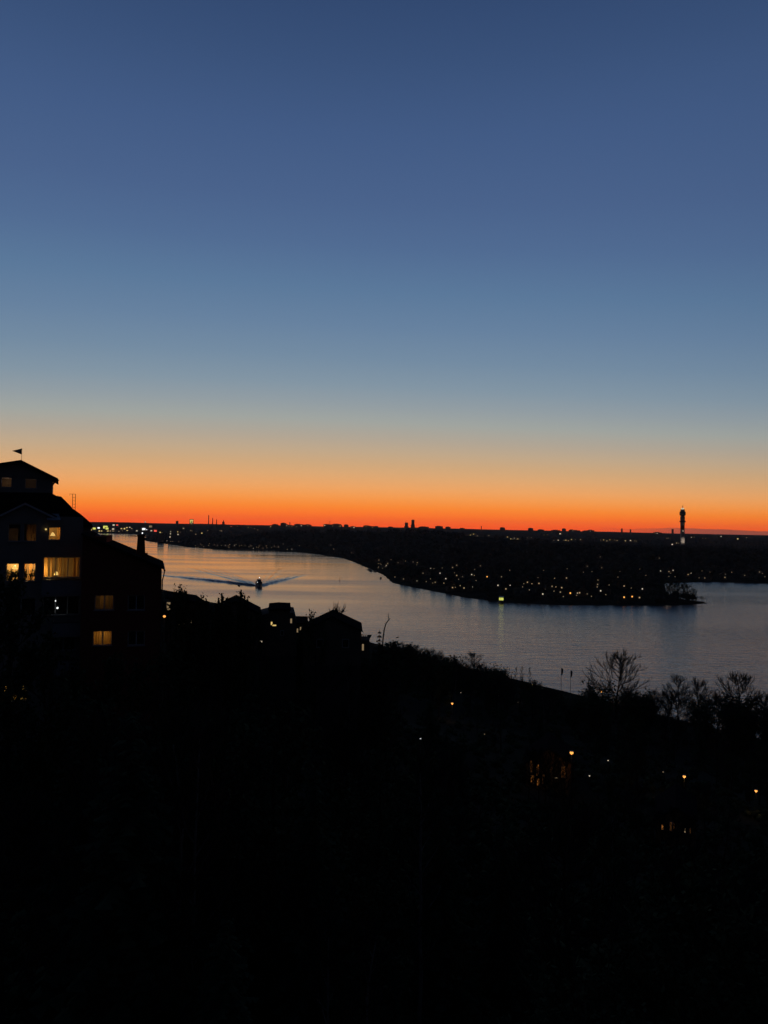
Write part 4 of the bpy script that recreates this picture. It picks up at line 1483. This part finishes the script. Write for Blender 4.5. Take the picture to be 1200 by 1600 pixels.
MB().lathe([(8.6, H - 26.9), (8.3, H - 22), (6.4, H - 17), (3, H - 13.5), (1.6, H - 12.5)], 14).build('dome', M['roof'], E_)
MB().lathe([(1.9, H - 12.4), (1.7, H - 7), (.5, H)], 8).build('lantern', M['roof'], E_)
for px, top, wpx, lab, steps in ((635, 816.5, 6.5, 'shorter of the two dark high-rise towers, with a spike', 2), (645.2, 812.2, 6, 'taller of the two dark high-rise towers on the skyline', 2)):
    D = 6000
    mpp = D / F
    p = pix(px, top, D)
    g = tz1(p.x, p.y)
    E_ = empty('high_rise', (p.x, p.y, g), label=lab, category='high-rise')
    H = p.z - g
    for s in range(steps):
        f0 = wpx * mpp * (1 - .16 * s)
        MB().box(-f0 / 2 + s * 2, f0 / 2 - s * 1.0, -12 + s, 12 - s, -3 if s == 0 else H * (.55 + .2 * (s - 1)) + .05, H * (.55 + .2 * s) if s < steps - 1 else H).build('tower_block', M['city_wall'], E_)
    MB().tube([(-3, 0, H), (-3, 0, H + (16 if px < 640 else 4))], .9, 5).build('roof_mast', M['metal'], E_)
for i, (px, top, w, D) in enumerate([(443, 817.3, 9, 6200), (453, 815.8, 1.2, 6200), (430, 819.3, 10, 6000), (466, 819, 12, 6300), (480, 819.5, 8, 6400), (512, 819.3, 10, 6300), (526, 818.8, 14, 6400), (541, 819.8, 7, 6300),
                                     (574, 821.3, 10, 6500), (588, 822.2, 6, 6500), (610, 823.2, 8, 6500), (662, 823, 16, 6600), (686, 822.2, 12, 6500), (700, 823.3, 8, 6500), (722, 825.2, 8, 6400), (752, 821.8, 1.2, 6000),
                                     (785, 824.3, 8, 6500), (829, 825.3, 8, 6300), (845, 827.5, 10, 6200), (881, 826, 6, 6300), (868, 828.3, 14, 6000), (898, 828.5, 16, 6100), (915, 829.3, 10, 6200), (930, 831, 12, 6000),
                                     (971.5, 825.8, 2.6, 5600), (985, 827.2, 2.2, 5600), (1050.8, 826.6, 3, 5600), (515.5, 813.5, .7, 6300)]):
    thin = w < 3.1
    block(px, top, D, w * D / F, 25 if not thin else w * D / F,
          ('thin dark mast or tower standing up from the far skyline' if thin else 'low dark block in the outline of the far skyline'),
          'thin towers on the skyline' if thin else 'dark blocks on the skyline', name='skyline_tower' if thin else 'skyline_block', roof=not thin)

# breakwater with its lamp
jx0, jy0 = gp(205, 3900)
jx1, jy1 = gp(244, 3650)
L_ = math.hypot(jx1 - jx0, jy1 - jy0)
E_ = empty('breakwater', (jx0, jy0, 0), math.atan2(jy1 - jy0, jx1 - jx0), label='long dark breakwater beyond the chimney with a lamp at its middle', category='breakwater')
MB().prism([(0, -3), (L_, -3), (L_, 3.2), (L_ * .5, 4.6), (L_ * .3, 2.2), (0, 1.8)], -8, 8).build('mole', M['rock'], E_)
MB().tube([(L_ * .48, 0, 3), (L_ * .48, 0, 16)], .6, 6).build('lamp_post', M['metal'], E_)
MB().ball((L_ * .48, 0, 18), 3.4, 6).build('lamp', M['l_cool'], E_)

# ---- villas and lamps on the far shore
def villa_proto(w, d, h, rise, side):
    E_ = empty('far_villa')
    MB().box(-w / 2, w / 2, -d / 2, d / 2, -3, h).prism([(-w / 2, h + .002), (w / 2, h + .002), (0, h + rise)], -d / 2, d / 2).build('wall', M['house_wall'], E_)
    r1 = MB()
    for sg in (-1, 1):
        a_, b_ = (sg * (w / 2 + .5), h - .25), (0, h + rise + .15)
        if a_[0] > b_[0]:
            a_, b_ = b_, a_
        r1.prism([a_, b_, (b_[0], b_[1] + .3), (a_[0], a_[1] + .3)], -d / 2 - .4, d / 2 + .4)
    ro = r1.build('roof', M['roof'], E_)
    MB().box(w * .18, w * .18 + .8, -.4, .4, h + rise * .4, h + rise + 1).build('chimney', M['red_wall'], ro)
    lw = MB().box(side - .6, side + .6, -d / 2 - .08, -d / 2 - .01, h * .45, h * .45 + 1.4).build('lit_window', M['l_warm'], E_)
    MB().box(-side - .6, -side + .6, -d / 2 - .06, -d / 2 - .01, h * .45, h * .45 + 1.4).build('dark_window', M['pane_dark'], E_)
    return E_, (side, -d / 2, h * .45 + .75)


VP = [villa_proto(9, 8, 5.5, 3.2, 2.0), villa_proto(12, 9, 6, 3.4, -3.0), villa_proto(8, 8, 4.5, 3.6, 1.6)]
VMESH = {}


def lit_copy(mesh, m):
    key = (mesh.name, m)
    if key not in VMESH:
        c = mesh.copy()
        c.materials.clear()
        c.materials.append(M[m])
        VMESH[key] = c
    return VMESH[key]


LP = MB().tube([(0, 0, -1), (0, 0, 5)], [.12, .08], 5).mesh('lamp_post')
LP.materials.append(M['metal'])
LG = {}
for k in ('l_white', 'l_orange', 'l_warm', 'l_yellow', 'l_cool', 'l_dim'):
    LG[k] = MB().ball((0, 0, 5.4), .5, 6).mesh('lamp_head')
    LG[k].materials.append(M[k])
B_ = 'b'
SHORE_L = [(517, 851.5, 0), (521.5, 858, 1), (549.5, 863.5, 0), (592, 875, 1), (591, 880.5, 1), (603.5, 883.5, 2), (605.6, 880.5, 1), (611, 874.5, 1), (622, 879, 0), (629.6, 875.4, 1), (633.5, 876.6, 1), (645.5, 878, 0), (652, 879, 1),
           (673, 888, 2), (661, 895.5, 0), (687.5, 895.5, 2), (691, 887.4, 0), (707, 886.5, 1), (713.6, 883, 1), (710, 895, 0), (713.6, 899, 1), (696.5, 904, 2), (693.5, 911, 1), (680, 909.6, 0), (708.5, 914, 1), (719, 915, 1), (725, 918.6, 1),
           (733.4, 916.5, 1), (738, 917, 2), (707, 918, 1), (737, 897.6, 2), (741, 899, 1), (723.5, 895.5, 0), (731, 896, 0), (760.4, 896, 2), (761, 901, 3), (750.5, 884, 0), (796.4, 891, 1), (783.5, 901, 0), (778, 914.4, 2), (797, 914.4, 2),
           (790.4, 920, 1), (824, 909.6, 1), (831, 912, 1), (840.5, 903, 0), (842, 911.4, 1), (827, 921.6, 0), (848, 928, 2), (854, 911, 0), (617, 901.5, 1), (630.5, 904.5, 0), (651.5, 907.5, 0), (866.4, 903.5, 1), (885, 903, 1), (862.5, 916, 0),
           (868.5, 917, 1), (877.5, 918, 1), (886, 916.4, 3), (865.5, 923.6, 0), (875.4, 925, 0), (891, 926.6, 3), (902, 926.6, 2), (905.4, 926, 1), (917.4, 884.6, 0), (917.4, 928, 0), (940, 887, 0), (934, 906.5, 0), (933, 917, 1), (938.4, 923, 2),
           (933.6, 913, 0), (946.5, 929, 0), (970, 914, 0), (975, 915.5, 1), (951.6, 914, 0), (987.6, 932, 4), (975, 933, 3), (979, 933, 1), (999, 933.5, 1), (1003.5, 920, 2), (1009, 899, 0), (1032, 892, 2), (1045, 893, 1), (1045, 900.5, 0),
           (1051.5, 891, 2), (1075, 897.5, 1), (1080, 895.4, 2), (1101, 903, 0), (1110, 901, 0), (1126, 897.5, 1), (1132.5, 897.5, 2), (1132.5, 902, 1), (1143, 894, 1), (1163.4, 899, 0), (1186.5, 893.6, 1),
           (326, 852, 1), (335, 851, 1), (340, 852, 1), (346, 852.4, 0), (352.6, 852, 2), (356.7, 853, 1), (359, 850.8, 1), (366.6, 852, 2), (392, 852.5, 1), (396, 856.5, 2), (405, 853, 1), (411, 856.5, 1), (416, 853, 1), (429, 853.4, 1), (435, 854, 1),
           (449, 858.5, 1), (456, 858, 2), (383, 852, 0), (374, 853, 0), (261, 845, 2), (266.8, 846, 1), (269.8, 846, 1), (279.4, 846, 1), (276.8, 843, 1), (254, 845, 0), (1030, 872, 0), (937.7, 870, 0)]
r3 = random.Random(5)
for _ in range(36):                          # fainter lights between the listed ones
    px = r3.uniform(590, 1010)
    SHORE_L.append((px, r3.uniform(max(872, 880 + (px - 600) * .02), np.interp(px, [590, 680, 790, 1010], [888, 914, 932, 936])), 5))
for _ in range(22):
    px = r3.uniform(300, 470)
    SHORE_L.append((px, r3.uniform(849, 856), 5))
for _ in range(10):
    SHORE_L.append((r3.uniform(1030, 1195), r3.uniform(890, 903), 5))
first = [True] * 3
for i, (px, py, br) in enumerate(SHORE_L):
    h = 3.4
    D = solve(px, py, h, 650, 3200, 500)
    p = pix(px, py, D)
    mk = {0: 'l_dim', 1: 'l_warm', 2: 'l_white', 3: 'l_orange', 4: 'l_orange', 5: 'l_dim'}[br]
    keep(px, py, D, 2.6)
    if br == 4:
        pass
    if (i % 3 != 1) and D < 2600 and br != 5:
        v = i % 3 if i % 3 == 0 else 1 + (i // 3) % 2
        src, (ox, oy, oz) = VP[v]
        E_ = src if first[v] else copy_tree(src)
        first[v] = False
        rz = math.atan2(-p.x, p.y) + rng.uniform(-.35, .35)
        off = Matrix.Rotation(rz, 3, 'Z') @ Vector((ox, oy, oz))
        E_.location = (p.x - off.x, p.y - off.y, p.z - off.z)
        E_.rotation_euler = (0, 0, rz)
        E_['label'] = 'distant villa with a lit window among the far shore trees'
        E_['category'] = 'house'
        E_['group'] = 'villas on the far shore'
        for ch_ in E_.children:
            if ch_.name.startswith('lit_window'):
                ch_.data = lit_copy(ch_.data, mk)
    else:
        g = tz1(p.x, p.y)
        E_ = empty('shore_lamp', (p.x, p.y, p.z - 5.4), label='distant lamp on a post glowing on the far shore', category='lamp', group='lamps along the far shore')
        if D > 1500:
            E_.scale = (2.2, 2.2, 1.4)
            E_.location.z = p.z - 5.4 * 1.4
        link('lamp_post', LP, None, E_)
        link('lamp_head', LG[mk], None, E_)
for k, f in enumerate(first):
    if f:
        raise RuntimeError('unused villa prototype')

# ---- boats
def boat_hull(mb, L, wd, h, bow=0.35):
    st = [(-.5, .82, 0), (-.2, 1, 0), (.15, .95, .04), (.35, .6, .12), (.5, .04, .28)]
    vs, fs = [], []
    for t, wf, sh in st:
        for u, z in ((-1, h * (1 + sh)), (-.78, 0), (0, -.5), (.78, 0), (1, h * (1 + sh))):
            vs.append((u * wd / 2 * wf, -t * L, z))
    for i in range(len(st) - 1):
        for j in range(4):
            a = i * 5 + j
            fs.append((a, a + 1, a + 6, a + 5))
        fs.append((i * 5 + 4, i * 5, i * 5 + 5, i * 5 + 9))
    fs.append((0, 1, 2, 3, 4))
    fs.append((24, 23, 22, 21, 20))
    return mb.add(vs, fs)


hdg = math.atan2(-144 - -131 + 75, 200)
bt = empty('passenger_boat', BOAT, R(18), label='dark passenger boat heading this way and trailing a V wake', category='boat')
boat_hull(MB(), 24, 7.2, 2.4).build('hull', M['hull'], bt)
cab = MB().box(-2.9, 2.9, -5, 10, 2.6, 5.0).build('cabin', M['boat_white'], bt)
for k in range(4):
    MB().box(-2.5 + k * 1.3, -1.5 + k * 1.3, -5.06, -5.01, 3.3, 4.5).build('window', M['pane_dark'], cab)
wh = MB().add([(-2.2, -2, 5.02), (2.2, -2, 5.02), (2.2, 5, 5.02), (-2.2, 5, 5.02), (-1.9, -1.4, 7.6), (1.9, -1.4, 7.6), (1.9, 5, 7.6), (-1.9, 5, 7.6)],
              [(0, 3, 2, 1), (4, 5, 6, 7), (0, 1, 5, 4), (1, 2, 6, 5), (2, 3, 7, 6), (3, 0, 4, 7)]).build('wheelhouse', M['boat_white'], bt)
MB().add([(-1.8, -1.95, 6.0), (1.8, -1.95, 6.0), (1.7, -1.6, 7.2), (-1.7, -1.6, 7.2)], [(0, 1, 2, 3)]).build('windscreen', M['pane_dark'], wh)
ms = MB().tube([(0, 1, 7.6), (0, 1, 10.2)], .1, 6).tube([(-.9, 1, 8.8), (.9, 1, 8.8)], .06, 5).build('mast', M['metal'], bt)
MB().ball((.3, .8, 9.6), .5, 7).build('mast_light', M['l_cool'], ms)
MB().ball((-2.9, -5, 4.6), .36, 7).build('side_light', M['l_cool'], bt)
rl = MB()
for sg in (-1, 1):
    rl.tube([(sg * 3.4, 8, 3.4), (sg * 3.4, -4, 3.5), (sg * 1.9, -9, 3.9), (0, -12, 4.1)], .05, 4)
rl.build('deck_rail', M['metal'], bt)
keep(405, 912, 850, 8)

fx, fy = at_water(783, 941.5)
fb_ = empty('ferry_boat', (fx, fy, 0), R(-8), label='small ferry with a yellow-green lit cabin off the far shore', category='boat')
boat_hull(MB(), 15, 5.2, 1.4).build('hull', M['hull'], fb_)
cb2 = MB().box(-2.2, 2.2, -3, 5, 1.75, 5.4).box(-2.4, 2.4, -3.3, 5.3, 5.42, 5.7).build('cabin', M['boat_white'], fb_)
M['l_cabin'] = light_mat('cabin_light', (0.85, 0.85, 0.16), 0.8, 'NONE')
for k in range(3):
    MB().box(-2.05 + k * 1.4, -.8 + k * 1.4, -3.07, -3.01, 2.5, 5.0).build('lit_window', M['l_cabin'], cb2)
MB().tube([(0, 0, 5.7), (0, 0, 7.6)], .07, 5).build('mast', M['metal'], fb_)
for px, py in ((577, 890.5), (579.5, 892.5), (586.5, 893), (595, 904)):
    x, y = at_water(px, py)
    E_ = empty('moored_boat', (x, y, 0), rng.uniform(-1.4, 1.4), label='small dark boat moored off the far shore', category='boat', group='boats moored off the far shore')
    boat_hull(MB(), 8, 2.6, .9).build('hull', M['hull'], E_)
    MB().box(-.9, .9, -1.5, 1.6, .95, 2.3).build('cabin', M['boat_white'], E_)
x, y = at_water(531, 907)
E_ = empty('spar_buoy', (x, y, 0), label='thin dark marker pole standing in the water', category='buoy')
MB().tube([(0, 0, -1), (0, 0, 4.6)], [.3, .2], 8).build('spar', M['red_paint'], E_)
MB().lathe([(.6, -.4), (.7, .1), (.3, .5)], 10).build('float', M['red_paint'], E_)
for a, b, lab in ((468, 500, 'long dark jetty along the far shore below the dark hill'), (1146, 1162, 'short dark jetty at the bay shore')):
    pa, pb = at_water(a, 864 if a < 600 else 911.5), at_water(b, 866.5 if a < 600 else 911.7)
    L_ = math.hypot(pb[0] - pa[0], pb[1] - pa[1])
    E_ = empty('jetty', (*pa, 0), math.atan2(pb[1] - pa[1], pb[0] - pa[0]), label=lab, category='jetty')
    MB().box(0, L_, -1.5, 1.5, .9, 1.4).build('deck', M['concrete_dark'], E_)
    for k in range(6):
        MB().tube([(L_ * (k + .5) / 6, 0, -3), (L_ * (k + .5) / 6, 0, .88)], .3, 6).build('pile', M['bark'], E_)

# ---- trees on the point and along the far shore
for px, top, k, lab in ((1040, 906, 'leafy', 'dense dark tree at the root of the wooded point'), (1052, 909, 'leafy', 'dark tree on the wooded point, tallest of its cluster'), (1060, 908, 'bare', 'bare tree in the middle of the wooded point'),
                        (1068, 911, 'leafy', 'dark tree with rounded crown on the point'), (1076, 914.5, 'leafy', 'dark tree sloping towards the tip of the point'), (1083, 921, 'leafy', 'last dark tree before the tip of the point'),
                        (1097.5, 931, 'pine', 'small lone pine at the very tip of the point'), (1046, 914, 'leafy', 'dark bushy tree low on the point'), (1088, 934, 'shrub', 'low bush near the tip of the point')):
    D = 70 * F / (943.5 - hz(px))
    x, y = gp(px, D + (16 if px < 1090 else 4))
    g = max(tz1(x, y), .3)
    H = pix(px, top, D + 10).z - g
    plant(k, x, y, max(H, 3), lab, wide=1.35 if k != 'pine' else 1.6, zb=g)
G_SH = 'trees along the far shore'
LSH = {'bare': 'bare tree in the dark growth of the far shore', 'leafy': 'dense tree in the dark growth of the far shore', 'conifer': 'fir in the dark growth of the far shore', 'pine': 'pine in the dark growth of the far shore'}
KA = np.array([k for k in KEEP if k[2] > 600])


def clear(u, vt, vb, hw, D):
    return not np.any((np.abs(KA[:, 0] - u) < hw + KA[:, 3]) & (vt - KA[:, 3] < KA[:, 1]) & (KA[:, 1] < vb + KA[:, 3]) & (D < KA[:, 2] + 6))


n_ok = 0
for _ in range(5000):
    if n_ok >= 150:
        break
    px = rng.uniform(560, 1200)
    D = rng.uniform(690, 1250)
    x, y = gp(px, D)
    s = float(sdist(np.array([x]), np.array([y]))[0])
    if not 3 < s < 200:
        continue
    g = tz1(x, y)
    kd = rng.choices(['bare', 'leafy', 'conifer', 'pine'], [3, 4, 2, 1])[0]
    H = rng.uniform(5, 11)
    u, v, d = proj(np.array([[x, y, g + H], [x, y, g]]))
    if px > 1075 and D < 950:
        continue
    if not clear(u[0], v[0], v[1], .3 * H / D * F, D):
        continue
    n_ok += 1
    plant(kd, x, y, H, LSH[kd], group=G_SH, zb=g, wide=1.2)

# ---- the woods behind: one mass of ragged crowns
def crown_template(seed, nt_):
    r = np.random.default_rng(seed)
    c = r.normal(size=(nt_, 3))
    c /= np.linalg.norm(c, axis=1)[:, None]
    c *= r.uniform(.55, 1.0, (nt_, 1)) * (1 + .25 * np.sin(c[:, :1] * 5 + seed))
    c[:, 2] = c[:, 2] * 1.05
    t = c[:, None, :] + r.normal(size=(nt_, 3, 3)) * .2
    v = [t.reshape(-1, 3)]
    f = [np.arange(nt_ * 3).reshape(-1, 3)]
    ph = (1 + 5 ** .5) / 2
    iv = np.array([(-1, ph, 0), (1, ph, 0), (-1, -ph, 0), (1, -ph, 0), (0, -1, ph), (0, 1, ph), (0, -1, -ph), (0, 1, -ph), (ph, 0, -1), (ph, 0, 1), (-ph, 0, -1), (-ph, 0, 1)], float)
    iv = iv / np.linalg.norm(iv, axis=1)[:, None] * r.uniform(.6, .85, (12, 1))
    fi = np.array([(0, 11, 5), (0, 5, 1), (0, 1, 7), (0, 7, 10), (0, 10, 11), (1, 5, 9), (5, 11, 4), (11, 10, 2), (10, 7, 6), (7, 1, 8), (3, 9, 4), (3, 4, 2), (3, 2, 6), (3, 6, 8), (3, 8, 9), (4, 9, 5), (2, 4, 11), (6, 2, 10), (8, 6, 7), (9, 8, 1)])
    v.append(iv)
    f.append(fi + nt_ * 3)
    return np.concatenate(v), np.concatenate(f)


TPL = [crown_template(s, 44) for s in range(5)]
TPF = [crown_template(s, 18) for s in range(5)]
N = 15000
pxs = nrg.uniform(-30, 1230, N)
Ds = 690 * (4300 / 690) ** nrg.random(N)
gxy = np.array([gp(a, b) for a, b in zip(pxs, Ds)])
sd = sdist(gxy[:, 0], gxy[:, 1])
gz = tz(gxy[:, 0], gxy[:, 1])
Hs = nrg.uniform(7, 13, N) + 3 * fbm(gxy[:, 0], gxy[:, 1], 130, 21)
near = np.clip(sd / 120, .35, 1)
Hs = np.where(Ds < 2000, Hs * (.55 + .45 * near), Hs)
VV, FF, off, cnt = [], [], 0, 0
for i in np.argsort(Ds):
    D, H = Ds[i], Hs[i]
    if sd[i] < 7 + .15 * H or gz[i] < .4:
        continue
    rad_ = H * nrg.uniform(.38, .55)
    u, v, d = proj(np.array([[gxy[i, 0], gxy[i, 1], gz[i] + H], [gxy[i, 0], gxy[i, 1], gz[i]]]))
    if not clear(u[0], v[0], v[1], rad_ / D * F, D):
        continue
    tv, tf = (TPL if D < 1500 else TPF)[int(nrg.integers(5))]
    a = nrg.uniform(0, 6.28)
    rt = np.array([[math.cos(a), -math.sin(a), 0], [math.sin(a), math.cos(a), 0], [0, 0, 1]])
    VV.append((tv * [rad_, rad_, H * .5]) @ rt.T + [gxy[i, 0], gxy[i, 1], gz[i] + H * .48])
    FF.append(tf + off)
    off += len(tv)
    cnt += 1
link('far_woods', np_mesh('far_woods', np.concatenate(VV), np.concatenate(FF)), M['wood_far'], kind='stuff', label='dark wooded hills of the far shore', category='woods')

# ---- undergrowth that covers the near slope
V1, F1, off = [], [], 0
for i in range(5200):
    px = nrg.uniform(-120, 1320)
    D = 18 * (330 / 18) ** nrg.random()
    x, y = gp(px, D)
    z = tz1(x, y)
    if z < .9:
        continue
    r1 = nrg.uniform(.5, 1.3) * (0.6 if D < 40 else 1)
    u, v, d = proj(np.array([[x, y, z + r1 * 1.2], [x, y, z - .3]]))
    if v[0] < np.interp(u[0], SILX, SILY) + 4 or any(abs(k[0] - u[0]) < r1 / D * F + k[3] and v[0] - k[3] < k[1] < v[1] and D < k[2] + 2 for k in KEEP[:60] if k[2] < 400):
        continue
    tv, tf = TPL[i % 5]
    V1.append(tv * [r1, r1, r1 * .8] + [x, y, z + .3 * r1])
    F1.append(tf + off)
    off += len(tv)
link('undergrowth', np_mesh('undergrowth', np.concatenate(V1), np.concatenate(F1)), M['leaf'], kind='stuff', label='dark undergrowth covering the near slope', category='undergrowth')

# ---- evening haze over the water
hb = MB().box(-16200, 16200, -16200, 16200, -16, 240)
hz_o = hb.build('haze', None, kind='stuff', label='thin evening haze in the air', category='haze')
hm = bpy.data.materials.new('haze')
hm.use_nodes = True
hm.node_tree.nodes.clear()
pv = hm.node_tree.nodes.new('ShaderNodeVolumePrincipled')
pv.inputs['Color'].default_value = (.9, .9, .9, 1)
pv.inputs['Density'].default_value = 0.000018
pv.inputs['Anisotropy'].default_value = 0.5
ho = hm.node_tree.nodes.new('ShaderNodeOutputMaterial')
hm.node_tree.links.new(pv.outputs[0], ho.inputs['Volume'])
hz_o.data.materials.append(hm)
